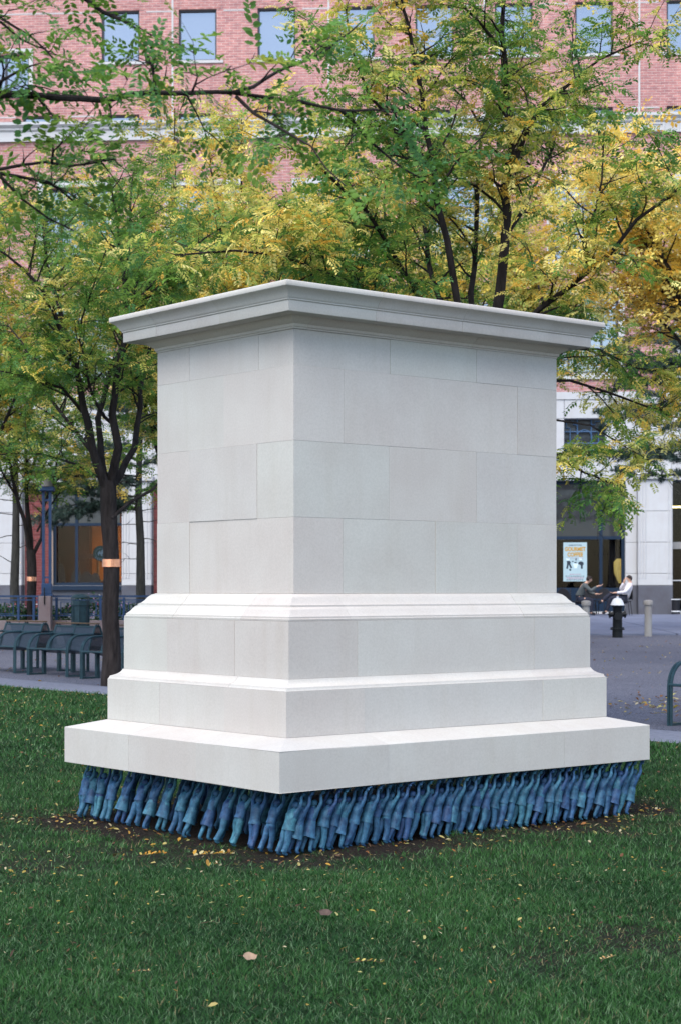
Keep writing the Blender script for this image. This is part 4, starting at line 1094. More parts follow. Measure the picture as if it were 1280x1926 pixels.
def grow(name, label, trunk, limbs, group=None, yellow=.4, seed=1.0, sec=11, sec_len=1.6, tw_gap=.26, tw_len=.6, leaf_len=.2, leaf_gap=.085, pairs=5, pts=4,
         start=.3, flat=.35, wid=.5, bark='bark', spread=.5, band=None, sides=8, step=.35, per=1, keep=None, limb_leaf=True):
    """trunk: list of (Vector, radius); limbs: list of (points, r0, r1[, start])"""
    base = trunk[0][0]; t = thing(name, label, 'tree', base, 0, group)
    wood = MB(); twig = MB(); LP = []; LD = []; LN = []
    loc = lambda p: p - base
    pts_ = catmull([p for p, _ in trunk], step); rr = np.interp(np.linspace(0, 1, len(pts_)), np.linspace(0, 1, len(trunk)), [r_ for _, r_ in trunk])
    wood.tube([loc(p) + Vector((rng.normal(0, .006), rng.normal(0, .006), 0)) for p in pts_], list(rr), 12)
    def leaves_on(path, g0, frac=.0):
        acc = 0.0; k0 = int(len(path) * frac)
        for i in range(k0, len(path) - 1):
            a, b = path[i], path[i + 1]; sg = (b - a); ln = sg.length; tdir = sg.normalized() if ln > 1e-6 else Vector((0, 0, 1)); acc += ln
            while acc > g0:
                acc -= g0; p = b - tdir * acc
                if keep is not None and not keep(p): continue
                for _ in range(per):
                    s = tdir.cross(Vector((0, 0, 1)))
                    if s.length < .1: s = rvec().normalized()
                    s.normalize(); s = s * (1 if rng.random() < .5 else -1)
                    d = (tdir * rng.uniform(.1, .8) + s * rng.uniform(.5, 1.0) + rvec(.28) + Vector((0, 0, rng.uniform(-.35, .2)))).normalized()
                    LP.append(p[:]); LD.append(d[:]); LN.append((Vector((0, 0, 1)) + rvec(.38))[:])
        # terminal leaf
        if keep is None or keep(path[-1]):
            LP.append(path[-1][:]); LD.append(((path[-1] - path[-2]).normalized() + rvec(.25))[:]); LN.append((Vector((0, 0, 1)) + rvec(.4))[:])
    for lb in limbs:
        P, r0, r1 = lb[:3]; st = lb[3] if len(lb) > 3 else start; dens = lb[4] if len(lb) > 4 else 1.0
        path = catmull(P, step)
        # small kinks
        path = [p + (rvec(.018 * min(1, step / .35) ** 1.5) if 0 < i < len(path) - 1 else Vector()) for i, p in enumerate(path)]
        n = len(path); rad = [r0 + (r1 - r0) * (i / (n - 1)) ** .85 for i in range(n)]
        wood.tube([loc(p) for p in path], rad, sides)
        tot = sum((path[i + 1] - path[i]).length for i in range(n - 1))
        ns = max(2, int(sec * dens * (1 - st) * tot / 4.0 + .5))
        for k in range(ns):
            u = st + (1 - st) * (k + rng.uniform(.1, .9)) / ns
            i = min(n - 2, int(u * (n - 1))); p = path[i].lerp(path[i + 1], u * (n - 1) - i); tg = (path[i + 1] - path[i]).normalized()
            az = rvec(); az = (az - tg * az.dot(tg)).normalized(); az.z *= flat; 
            d = (tg * rng.uniform(.35, .8) + az * 1.0 + Vector((0, 0, .12))).normalized()
            L = sec_len * rng.uniform(.45, 1.15) * (1 - .35 * u); q = [p]; dd = d
            for j in range(5):
                dd = (dd + rvec(.17) + Vector((0, 0, .06 if j < 2 else -.05))).normalized(); q.append(q[-1] + dd * L / 5)
            rs = min(rad[i] * .55, .010 + .007 * L)
            twig.tube([loc(x) for x in q], [rs, rs * .85, rs * .7, rs * .55, rs * .4, rs * .25], 5, cap=False)
            cq = catmull(q, .12); m = len(cq)
            x = L * .18
            while x < L:
                jj = min(m - 2, int(x / L * (m - 1))); pp = cq[jj]; tt = (cq[jj + 1] - cq[jj]).normalized(); s = tt.cross(Vector((0, 0, 1))).normalized() * (1 if rng.random() < .5 else -1)
                d2 = (tt * rng.uniform(.4, .9) + s * rng.uniform(.4, 1) + rvec(.3)).normalized(); l2 = tw_len * rng.uniform(.35, 1.1); w = [pp]
                for j in range(3): d2 = (d2 + rvec(.2) + Vector((0, 0, -.05))).normalized(); w.append(w[-1] + d2 * l2 / 3)
                rt = max(.0025, rs * .3)
                twig.tube([loc(x_) for x_ in w], [rt, rt * .8, rt * .6, rt * .4], 3, cap=False)
                leaves_on(w, leaf_gap, .0); x += tw_gap * rng.uniform(.6, 1.4)
            leaves_on(cq, leaf_gap * 1.3, .3)
        if limb_leaf: leaves_on(path, leaf_gap * 2.2, max(.6, st))
    wood.build('trunk', M[bark], t, smooth=True, recalc=False)
    tag(twig.build('branches', M[bark], t, smooth=True, recalc=False), kind='stuff')
    LP = np.array(LP); C = leaf_colours(LP, yellow, seed, spread); n = len(LP)
    me = leaves_mesh('foliage', LP - np.array(base), LD, LN, leaf_len * rng.uniform(.65, 1.2, n), pairs, C, pts, wid)
    tag(link('foliage', me, t), kind='stuff')
    if band:
        z, r_ = band; p = [x for x in pts_ if x.z >= z - .2][0]; i = pts_.index(p)
        MB().lathe([(r_, -.06), (r_ + .006, -.055), (r_ + .006, .055), (r_, .06)], 20, (loc(p).x, loc(p).y, z - base.z)).build('copper_band', M['copper'], t, smooth=True)
    return t, n

def px_limb(pts, d, dd0=0.0, dd1=0.0):
    n = len(pts); return [pt(x, y, d + dd0 + (dd1 - dd0) * i / max(1, n - 1)) for i, (x, y) in enumerate(pts)]

def vase(px, d, h, cr, fork=2.6, n=7, r0=.13, lean=0.0, seed=0):
    """trunk and limbs of a vase shaped street tree"""
    b = gpt(px, d); q = np.random.default_rng(int(seed * 100 + 7))
    tr = [(b, r0 * 1.25), (b + Vector((lean * .1, 0, fork * .5)), r0 * .95), (b + Vector((lean * .2, 0, fork)), r0 * .85)]
    top = tr[-1][0]; L = []
    for k in range(n):
        a = 2 * math.pi * (k + q.uniform(-.3, .3)) / n; rr = cr * q.uniform(.55, 1.0); hh = (h - fork) * q.uniform(.72, 1.0) * (1 - .25 * (rr / cr) ** 2); o = Vector((math.cos(a), math.sin(a), 0))
        L.append(([top - Vector((0, 0, .25)), top + o * rr * .2 + Vector((lean * .2, 0, hh * .25)), top + o * rr * .48 + Vector((lean * .6, 0, hh * .6)), top + o * rr * .8 + Vector((lean * .9, 0, hh * .86)), top + o * rr + Vector((lean, 0, hh))], r0 * .5, .014, .28))
    L.append(([top - Vector((0, 0, .2)), top + Vector((lean * .3, .1, (h - fork) * .5)), top + Vector((lean, -.1, h - fork))], r0 * .55, .014, .3))
    return tr, L

def pine(name, label, px, d, h, boughs, r0=.12, dead=(), group=None):
    b = gpt(px, d); t = thing(name, label, 'tree', b, 0, group)
    wood = MB(); wood.tube([Vector((rng.normal(0, .03), rng.normal(0, .03), h * k / 8)) for k in range(9)], [r0 * (1 - .85 * k / 8) for k in range(9)], 10)
    tw = MB(); TP = []; TD = []
    for (z, az, L, dr) in boughs:
        o = Vector((math.cos(az), math.sin(az), 0)); p = [Vector((0, 0, z))]; dd = (o + Vector((0, 0, .18))).normalized()
        for j in range(7): dd = (dd + rvec(.07) + Vector((0, 0, -dr))).normalized(); p.append(p[-1] + dd * L / 7)
        tw.tube(p, [.035 * (1 - .8 * k / 7) + .004 for k in range(8)], 5, cap=False)
        cp = catmull(p, .15)
        for i in range(int(len(cp) * .10), len(cp)):
            for sg in (-1, 1):
                if rng.random() > .8: continue
                tt = (cp[min(i + 1, len(cp) - 1)] - cp[i - 1]).normalized(); s = tt.cross(Vector((0, 0, 1))).normalized() * sg
                l2 = rng.uniform(.25, .75) * (1 - .45 * i / len(cp)); d2 = (tt * .8 + s * .9 + rvec(.2)).normalized(); w = [cp[i]]
                for j in range(4): d2 = (d2 + rvec(.15) + Vector((0, 0, -.02))).normalized(); w.append(w[-1] + d2 * l2 / 4)
                tw.tube(w, [.007, .006, .005, .004, .003], 3, cap=False)
                for j in range(1, 5):
                    for _ in range(4): TP.append((w[j] + rvec(.03))[:]); TD.append((d2 + rvec(.35) + Vector((0, 0, .1)))[:])
    for (z, az, L) in dead:
        o = Vector((math.cos(az), math.sin(az), 0)); dd = (o + Vector((0, 0, .1))).normalized(); p = [Vector((0, 0, z))]
        for j in range(5): dd = (dd + rvec(.16) + Vector((0, 0, .02))).normalized(); p.append(p[-1] + dd * L / 5)
        tw.tube(p, [.022, .018, .014, .010, .007, .004], 4, cap=False)
        for j in (2, 3, 4):
            e = [p[j]]; d2 = (dd + rvec(.7)).normalized()
            for _ in range(3): d2 = (d2 + rvec(.25)).normalized(); e.append(e[-1] + d2 * L * .12)
            tw.tube(e, [.009, .007, .005, .003], 3, cap=False)
    wood.build('trunk', M['pine_bark'], t, smooth=True, recalc=False); tag(tw.build('branches', M['pine_bark'], t, smooth=True, recalc=False), kind='stuff')
    if TP:
        TP = np.array(TP); TD = np.array(TD); TD /= np.linalg.norm(TD, axis=1, keepdims=True); n = len(TP); k = 11
        D = TD[:, None, :] + rng.normal(0, .55, (n, k, 3)); D /= np.linalg.norm(D, axis=2, keepdims=True)
        Ln = rng.uniform(.09, .16, (n, k, 1)); tip = TP[:, None, :] + D * Ln
        sd_ = np.cross(D, rng.normal(size=(n, k, 3))); sd_ /= np.linalg.norm(sd_, axis=2, keepdims=True); sd_ *= .007
        a = TP[:, None, :] + sd_; b_ = TP[:, None, :] - sd_
        V = np.stack([a, b_, tip], 2).reshape(-1, 3); F = np.arange(len(V)).reshape(-1, 3)
        c = np.array([[.05, .09, .07], [.08, .125, .10], [.035, .07, .05], [.13, .175, .155]])[rng.integers(0, 4, n)]
        tag(link('needles', np_mesh('needles', V, F, M['needles'], np.repeat(c, k * 3, 0)), t), kind='stuff')
    return t, len(TP) * 11

def build_trees():
    tot = 0
    # ---- left tree by the benches
    d = 26.15; b = gpt(209, d)
    tr = [(b + Vector((0, 0, -.05)), .155), (pt(209, 1240, d), .13), (pt(208, 1150, d), .122), (pt(210, 1060, d), .118), (pt(206, 985, d), .115), (pt(204, 930, d), .125), (pt(203, 905, d), .12)]
    L = [(px_limb([(204, 930), (184, 878), (166, 800), (153, 725), (132, 655), (112, 605), (70, 535), (10, 480), (-50, 440)], d, 0, -1.2), .075, .012, .35),
         (px_limb([(128, 645), (118, 605), (110, 560), (92, 500), (78, 420), (70, 350)], d, -.6, .4), .04, .01, .15),
         (px_limb([(204, 925), (192, 860), (184, 792), (196, 745), (208, 690), (240, 640), (242, 540), (243, 420), (252, 320)], d, 0, 1.5), .06, .012, .35),
         (px_limb([(206, 925), (216, 868), (228, 838), (216, 780), (222, 700), (236, 600), (228, 500), (222, 420), (205, 330)], d, .1, -.8), .075, .012, .3),
         (px_limb([(206, 920), (240, 872), (262, 800), (272, 700), (292, 620), (330, 560), (388, 490), (440, 430)], d, .2, 2.2), .06, .01, .25),
         (px_limb([(236, 600), (282, 540), (340, 485), (385, 445), (430, 420)], d, -.4, -1.5), .03, .008, .1),
         (px_limb([(210, 975), (245, 945), (285, 922), (305, 905), (350, 860), (400, 850)], d, -.1, 1.0), .03, .008, .3),
         (px_limb([(160, 780), (120, 735), (70, 715), (20, 700), (-40, 690)], d, -.2, -1.4), .028, .008, .1),
         (px_limb([(190, 900), (140, 870), (80, 855), (20, 850), (-40, 860)], d, -.1, -.8), .022, .007, .15),
         (px_limb([(216, 800), (180, 760), (150, 640), (165, 560), (200, 470)], d, .1, -2.2), .03, .008, .2),
         (px_limb([(204, 920), (170, 850), (100, 760), (40, 640), (-30, 590)], d, .2, 2.6), .045, .008, .25)]
    t, n = grow('locust_tree', 'dark trunked tree with a shiny copper band standing between the benches and the plinth', tr, L, 'honey locust trees in the square', .24, 1.3, sec=26, sec_len=1.25, tw_gap=.19, tw_len=.55, leaf_len=.18, leaf_gap=.054, pairs=5, wid=.55, band=(1.80, .128)); tot += n * 20
    # ---- right centre tree behind the plinth
    d = 18.2; b = gpt(893, d)
    tr = [(b + Vector((0, 0, -.05)), .15), (pt(893, 1200, d), .13), (pt(894, 1000, d), .125), (pt(894, 880, d), .13), (pt(894, 850, d), .12)]
    L = [(px_limb([(894, 870), (922, 660), (938, 565), (953, 485), (952, 400), (957, 300), (950, 170), (948, 60), (945, -60)], d, 0, -.3), .072, .016, .4),
         (px_limb([(893, 860), (890, 620), (888, 550), (894, 440), (901, 300), (905, 240), (880, 195), (850, 165)], d, .1, 1.0), .05, .01, .45),
         (px_limb([(905, 240), (930, 185), (962, 130), (985, 60)], d, .8, 1.3), .022, .008, .1),
         (px_limb([(890, 860), (870, 640), (854, 545), (838, 450), (824, 380), (802, 240), (775, 120), (758, 0), (745, -80)], d, -.1, -1.3), .05, .012, .4),
         (px_limb([(890, 860), (842, 640), (806, 490), (796, 400), (790, 330), (770, 260)], d, .2, 1.6), .045, .012, .4),
         (px_limb([(888, 870), (810, 610), (757, 505), (722, 440), (655, 360), (600, 310), (540, 270)], d, -.2, -2.2), .045, .009, .4),
         (px_limb([(890, 900), (955, 670), (1012, 582), (1062, 548), (1112, 505), (1150, 470), (1195, 412), (1260, 362), (1330, 310)], d, -.2, -1.6), .05, .012, .42),
         (px_limb([(1112, 505), (1104, 460), (1114, 400), (1130, 340), (1135, 250)], d, -.9, -1.2), .022, .006, .1),
         (px_limb([(956, 330), (985, 250), (1022, 195), (1062, 165), (1120, 112), (1200, 85), (1240, 90)], d, -.2, -1.0), .026, .007, .2),
         (px_limb([(885, 800), (775, 625), (700, 560), (640, 490), (560, 430), (490, 400)], d, -.1, -1.5), .035, .008, .45),
         (px_limb([(880, 760), (740, 590), (650, 530), (560, 490), (440, 475), (330, 480)], d, -.2, -2.8), .03, .007, .5),
         (px_limb([(896, 920), (1000, 850), (1055, 860), (1095, 890), (1165, 915)], d, .1, -.2), .03, .007, .5, 2.2),
         (px_limb([(896, 900), (1000, 700), (1060, 660), (1120, 660), (1200, 690), (1270, 700)], d, .2, .8), .035, .007, .4, 1.3),
         (px_limb([(896, 880), (1000, 720), (1070, 715), (1140, 740), (1210, 770), (1290, 790)], d, .3, 1.2), .028, .006, .55, 1.2),
         (px_limb([(896, 900), (990, 780), (1050, 790), (1110, 800), (1180, 840), (1230, 870)], d, .2, .5), .020, .005, .72, .35),
         (px_limb([(953, 440), (985, 395), (1010, 330), (1040, 280), (1050, 200)], d, .2, 1.2), .025, .007, .15),
         (px_limb([(820, 330), (760, 250), (700, 180), (660, 90), (650, 10)], d, -.8, -1.8), .025, .007, .1),
         (px_limb([(948, 100), (900, 40), (840, -10), (800, -60)], d, -.3, -1.2), .018, .006, .1)]
    t, n = grow('locust_tree', 'tall yellowing tree with several upright stems rising right behind the plinth', tr, L, 'honey locust trees in the square', .42, 4.7, sec=30, sec_len=1.15, tw_gap=.17, tw_len=.48, leaf_len=.18, leaf_gap=.058, pairs=6, flat=.5, keep=lambda p: p.z > 2.1); tot += n * 24
    # ---- second left tree, farther off
    d = 46.0; b = gpt(58, d)
    tr = [(b + Vector((0, 0, -.05)), .125), (pt(60, 1100, d), .115), (pt(60, 1055, d), .125), (pt(58, 1035, d), .12)]
    L = [(px_limb([(58, 1045), (45, 980), (28, 920), (15, 850), (-10, 780), (-40, 700)], d, 0, -1), .07, .012, .3), (px_limb([(58, 1045), (54, 960), (50, 900), (52, 820), (60, 740), (55, 640)], d, 0, 1), .075, .012, .3),
         (px_limb([(60, 1050), (78, 1010), (82, 960), (98, 915), (118, 840), (150, 760)], d, .1, -.6), .055, .01, .3), (px_limb([(52, 910), (75, 840), (100, 740), (140, 650), (150, 580)], d, .4, 1.8), .04, .009, .2),
         (px_limb([(30, 930), (0, 880), (-40, 850), (-90, 840)], d, -.2, -1.6), .03, .008, .2), (px_limb([(70, 1000), (110, 930), (170, 880), (230, 850)], d, 0, 1), .03, .008, .3)]
    t, n = grow('locust_tree', 'smaller forked tree with a copper band left of the granite lamp pier', tr, L, 'honey locust trees in the square', .42, 7.1, sec=28, sec_len=1.5, tw_gap=.28, tw_len=.7, leaf_len=.25, leaf_gap=.09, pairs=4, wid=.6, band=(gz(0, d) + 1.36, .122)); tot += n * 16
    # ---- trees behind, nearest the building
    back = [(330, 40.0, 12.0, 3.3, .55, 'pale yellow green tree behind the left corner of the plinth top'), (455, 37.0, 11.2, 3.2, .66, 'golden tree behind the middle left of the plinth top'),
            (615, 41.0, 11.6, 3.3, .72, 'yellow tree directly behind the near corner of the plinth'), (770, 37.0, 10.2, 3.1, .60, 'yellow and green tree behind the right half of the plinth'),
            (985, 43.0, 10.8, 3.2, .66, 'golden tree far behind the multi-stemmed tree'), (1345, 31.0, 9.4, 3.4, .86, 'bright golden tree at the right edge of the view'),
            (-75, 37.0, 9.8, 3.4, .55, 'yellow green tree at the left edge behind the overhanging branches')]
    for i, (px, d, h, cr, yl, lab) in enumerate(back):
        tr, L = vase(px, d, h, cr, fork={1345: 5.0, 985: 4.6, 770: 3.4}.get(px, 2.6), seed=i + 1, r0=.11)
        if px == 1345: 
            b0 = tr[-1][0]; L += [([b0, b0 + Vector((-.5, -.2, 1.0)), b0 + Vector((-1.2, -.3, 2.2)), b0 + Vector((-2.0, -.2, 3.6))], .04, .01, .3), ([b0, b0 + Vector((-.7, .3, .9)), b0 + Vector((-1.3, .5, 1.6)), b0 + Vector((-1.9, .6, 2.2))], .04, .01, .3)]
        t, n = grow('locust_tree', lab, tr, L, 'honey locust trees in the square', yl, 11 + 3.1 * i, sec=26, sec_len=1.65, tw_gap=.30, tw_len=.7, leaf_len=.26, leaf_gap=.088, pairs=4, spread=.4, wid=.62); tot += n * 16
    # ---- pines against the building
    def boughs(spec): return spec
    A = lambda deg: R(deg)
    t, n = pine('pine_tree', 'grey green pine with a bare lower trunk beside the left shop window', 266, 52, 9.5,
                [(z, A(a), L, dr) for z, a, L, dr in ((3.6, 190, 3.0, .07), (4.0, 205, 3.0, .07), (4.3, 170, 2.6, .05), (4.6, 215, 2.4, .05), (3.9, 20, 1.6, .04), (4.6, -30, 1.8, .04), (5.2, 185, 2.4, .04), (5.6, 60, 1.8, .03), (5.6, 250, 2.0, .03), (6.3, 140, 1.8, .02), (6.6, -60, 1.7, .02), (7.2, 200, 1.5, .02), (7.7, 20, 1.3, .0), (8.4, 120, 1.0, 0), (8.6, 270, .9, 0), (3.4, 182, 2.6, .10), (3.3, 200, 2.7, .09), (3.7, 197, 3.2, .07), (4.2, 184, 3.2, .07), (4.8, 192, 3.0, .07), (5.0, 205, 2.8, .08), (3.5, 210, 2.6, .08), (4.1, 222, 2.6, .06))],
                .15, [(z, A(a), L) for z, a, L in ((3.0, 10, 1.2), (2.9, 195, 1.1), (2.3, 160, .9), (2.5, -20, 1.1), (1.9, 200, .8), (3.3, 30, 1.0))], 'pine trees by the building'); tot += n
    t, n = pine('pine_tree', 'pine with a slim bare lower trunk in front of the white pilaster at far left', 30, 52.5, 9.0,
                [(z, A(a), L, dr) for z, a, L, dr in ((4.2, 190, 2.0, .05), (4.5, 10, 1.8, .05), (5.0, 250, 1.8, .04), (5.5, 60, 1.8, .03), (6.0, 180, 1.7, .03), (6.6, -20, 1.5, .02), (7.2, 120, 1.3, .02), (7.9, 240, 1.0, .0))],
                .15, [(z, A(a), L) for z, a, L in ((3.2, 185, 1.3), (2.6, 175, 1.3), (1.75, 190, 1.2), (2.2, 5, .8), (2.9, -10, .9), (3.6, 170, 1.2))], 'pine trees by the building'); tot += n
    t, n = pine('pine_tree', 'dark blue green pine at the right edge reaching across the pale facade', 1345, 47, 11.0,
                [(z, A(a), L, dr) for z, a, L, dr in ((3.9, 178, 2.4, .03), (5.0, 195, 2.9, .04), (5.8, 178, 3.0, .04), (6.3, 192, 2.8, .03), (6.8, 175, 2.9, .03), (7.2, 184, 2.7, .03), (7.7, 170, 2.3, .02), (8.1, 187, 2.2, .02), (8.7, 176, 1.9, .02), (9.3, 190, 1.5, .0), (4.3, 190, 3.0, .05), (4.7, 168, 3.0, .04), (5.2, 183, 3.2, .05), (5.6, 200, 2.6, .04), (6.0, 172, 3.0, .05), (6.5, 186, 2.8, .04), (7.0, 165, 2.6, .03), (7.4, 195, 2.4, .03), (7.9, 178, 2.2, .03), (8.4, 190, 1.9, .02), (9.0, 170, 1.6, .02), (9.5, 200, 1.2, .0), (5.4, 0, 2.0, .03), (6.6, 40, 2.0, .03), (7.6, -40, 1.8, .03), (8.6, 20, 1.4, .02))],
                .17, [(3.2, A(185), 1.6), (2.6, A(200), 1.2)], 'pine trees by the building'); tot += n
    # ---- overhanging tree: its trunk stands just outside the left edge
    d = 5.0
    b = Vector((-2.15, 5.3, 0)); tr = [(b, .11), (b + Vector((0, 0, 1.0)), .09), (b + Vector((.02, 0, 2.0)), .08), (b + Vector((.03, 0, 2.5)), .07)]
    o = tr[-1][0]
    L = [([o, o + Vector((.35, -.2, .35)), pt(-120, 190, 5.0)] + px_limb([(0, 178), (75, 179), (150, 184), (200, 186), (245, 179), (290, 174), (370, 173), (440, 174), (500, 184), (560, 191), (640, 207), (700, 206), (745, 212)], d, 0, .5), .022, .0032, .40, 1.0),
         (px_limb([(440, 174), (475, 165), (520, 134), (560, 121), (600, 100), (640, 74), (680, 40)], d, .2, .7), .0065, .0022, .08),
         (px_limb([(445, 182), (480, 214), (520, 238), (560, 262), (585, 277), (612, 315), (650, 350)], d, .2, .0), .006, .002, .08),
         (px_limb([(640, 207), (662, 225), (692, 262), (730, 295), (770, 325), (806, 345)], d, .45, .9), .006, .002, .08),
         (px_limb([(735, 203), (760, 240), (780, 244), (800, 246)], d, .5, .8), .004, .0018, .1),
         (px_limb([(292, 170), (294, 155), (287, 128), (278, 104)], d, .1, .05), .006, .003, .3, .8), (px_limb([(362, 172), (368, 155), (372, 143)], d, .1, .05), .004, .002, .3, .6),
         (px_limb([(66, 175), (60, 165), (68, 160)], d, .0, .05), .004, .002, .3), (px_limb([(205, 188), (207, 205), (210, 222)], d, .1, .0), .004, .002, .2),
         ([o, pt(-150, 330, 5.1)] + px_limb([(0, 318), (40, 313), (84, 305), (130, 312), (165, 306), (195, 302), (215, 300)], d, .15, .3), .016, .0022, .45, 1.1),
         (px_limb([(0, 326), (45, 333), (88, 343), (118, 362), (140, 380), (150, 392)], d, .15, .6), .006, .0025, .05), (px_limb([(0, 330), (40, 372), (90, 410), (140, 434)], d, .15, .2), .005, .002, .05),
         (px_limb([(98, 306), (100, 285), (98, 265), (72, 240)], d, .17, .1), .0045, .002, .2),
         ([o + Vector((.1, -.1, .3)), pt(-120, -40, 5.2)] + px_limb([(0, 33), (30, 52), (58, 66), (85, 92), (98, 108)], d, .3, .2), .014, .0025, .5, 1.4),
         (px_limb([(150, -10), (195, 23), (232, 38), (252, 52), (258, 60)], d, .3, .3), .0075, .0025, .2, 1.3), (px_limb([(0, 40), (40, 75), (70, 88), (88, 90)], d, .3, .4), .004, .002, .2),
         ([pt(-160, -60, 5.2), pt(-20, -80, 5.1), pt(150, -10, 5.3)], .012, .0075, .8, .5)]
    t, n = grow('overhanging_tree', 'leafy green tree at the left whose thin dark branches hang across the top', tr, L, None, .13, 23.0, sec=27, sec_len=.25, tw_gap=.085, tw_len=.11, leaf_len=.125, leaf_gap=.046, pairs=9, pts=6, flat=.6, step=.07, spread=.3, sides=7, limb_leaf=True, start=.1,
                keep=lambda p: True); tot += n * 72
    print('TREE TRIS', tot)

# ================================================================== STREET FURNITURE
def build_bench(L=1.04):
    """two-seat double-sided steel bench: bent tube arm frames, perforated seats and backs, a cap rail on top. x along the bench, -y the side seen"""
    t = thing('park_bench', None, 'bench')
    for s in (-1, 1):
        sh = -.0
        Y = lambda y: s * (y - .42) * 1.0
        for x in (-L / 2, 0, L / 2):
            m = MB()
            for o in (-.018, .018):
                p = [(x + o, Y(-.20), 0), (x + o, Y(-.20), .42)]
                p += [(x + o, Y(-.20 + .24 * (1 - math.cos(a))), .42 + .25 * math.sin(a)) for a in np.linspace(.2, math.pi / 2, 6)]
                p += [(x + o, Y(.30), .68)]
                if x == 0: p = p[1:]
                m.tube(p, .017, 7)
            m.build('arm', M['green_steel'], t, smooth=True)
            m = MB(); m.tube([(x, Y(.22), .36), (x, Y(.26), .5), (x, Y(.37), .80), (x, Y(.405), .83)], .016, 7); m.build('back_tube', M['green_steel'], t, smooth=True)
        for x in (-L / 2, L / 2):
            MB().b2((x - .028, Y(.12) - .028, 0), (x + .028, Y(.12) + .028, .40)).build('leg', M['green_steel'], t)
            MB().b2((x - .03, min(Y(-.20), Y(.15)), 0.002), (x + .03, max(Y(-.20), Y(.15)), .028)).build('foot_rail', M['green_steel'], t)
        m = MB(); pr = [(Y(-.205), .44), (Y(-.19), .452), (Y(.0), .425), (Y(.22), .372), (Y(.22), .355), (Y(.0), .408), (Y(-.205), .425)]
        n = len(pr); m.v = [(-L / 2, y, z) for y, z in pr] + [(L / 2, y, z) for y, z in pr]; m.f = [tuple(range(n)), tuple(range(2 * n - 1, n - 1, -1))] + [(i, (i + 1) % n, (i + 1) % n + n, i + n) for i in range(n)]
        m.build('seat', M['mesh_steel'], t)
        MB().tube([(-L / 2, Y(-.205), .437), (L / 2, Y(-.205), .437)], .016, 7).build('front_rail', M['green_steel'], t, smooth=True)
        m = MB(); m.add([(-L / 2, Y(.235), .40), (L / 2, Y(.235), .40), (L / 2, Y(.365), .79), (-L / 2, Y(.365), .79), (-L / 2, Y(.243), .40), (L / 2, Y(.243), .40), (L / 2, Y(.373), .79), (-L / 2, Y(.373), .79)],
                        [(0, 1, 2, 3), (4, 7, 6, 5), (0, 4, 5, 1), (2, 6, 7, 3), (0, 3, 7, 4), (1, 5, 6, 2)]); m.build('back_panel', M['mesh_steel'], t)
        MB().tube([(-L / 2, Y(.37), .80), (L / 2, Y(.37), .80)], .014, 7).build('back_rail', M['green_steel'], t, smooth=True)
        MB().tube([(-L / 2, Y(.30), .68), (L / 2, Y(.30), .68)], .011, 6).build('arm_rail', M['green_steel'], t, smooth=True)
    MB().b2((-L / 2 - .01, -.05, .842), (L / 2 + .01, .05, .862), .006).build('cap_slat', M['wood'], t)
    return t

def build_benches():
    src = build_bench()
    ax = Vector((.72, -.69)); fc = Vector((-.69, -.72)); rz = math.atan2(ax.y, ax.x)
    # the seen side is local -y; check it faces the viewer's left
    def put(o, pA, label):
        """pA: ground point of the first front leg"""
        c = Vector((pA.x, pA.y)) + ax * .52 - fc * .62
        o.location = (c.x, c.y, gz(c.x, c.y) - .03); o.rotation_euler = (0, 0, rz); o['label'] = label; o['group'] = 'steel benches on the gravel'
    A2 = gpt(54, 29.5)
    put(src, A2, 'dark green steel bench just left of the copper-banded tree trunk, facing left')
    o = copy_tree(src); put(o, A2 - Vector((*(ax * 1.42), 0)), 'dark green steel bench cut by the left edge of the photo')
    o = copy_tree(src); put(o, A2 + Vector((*(ax * 1.42), 0)), 'dark green steel bench half hidden behind the copper-banded tree trunk')
    o = copy_tree(src); put(o, gpt(1259, 19.0), 'dark green steel bench of which only an arm shows at the right edge')

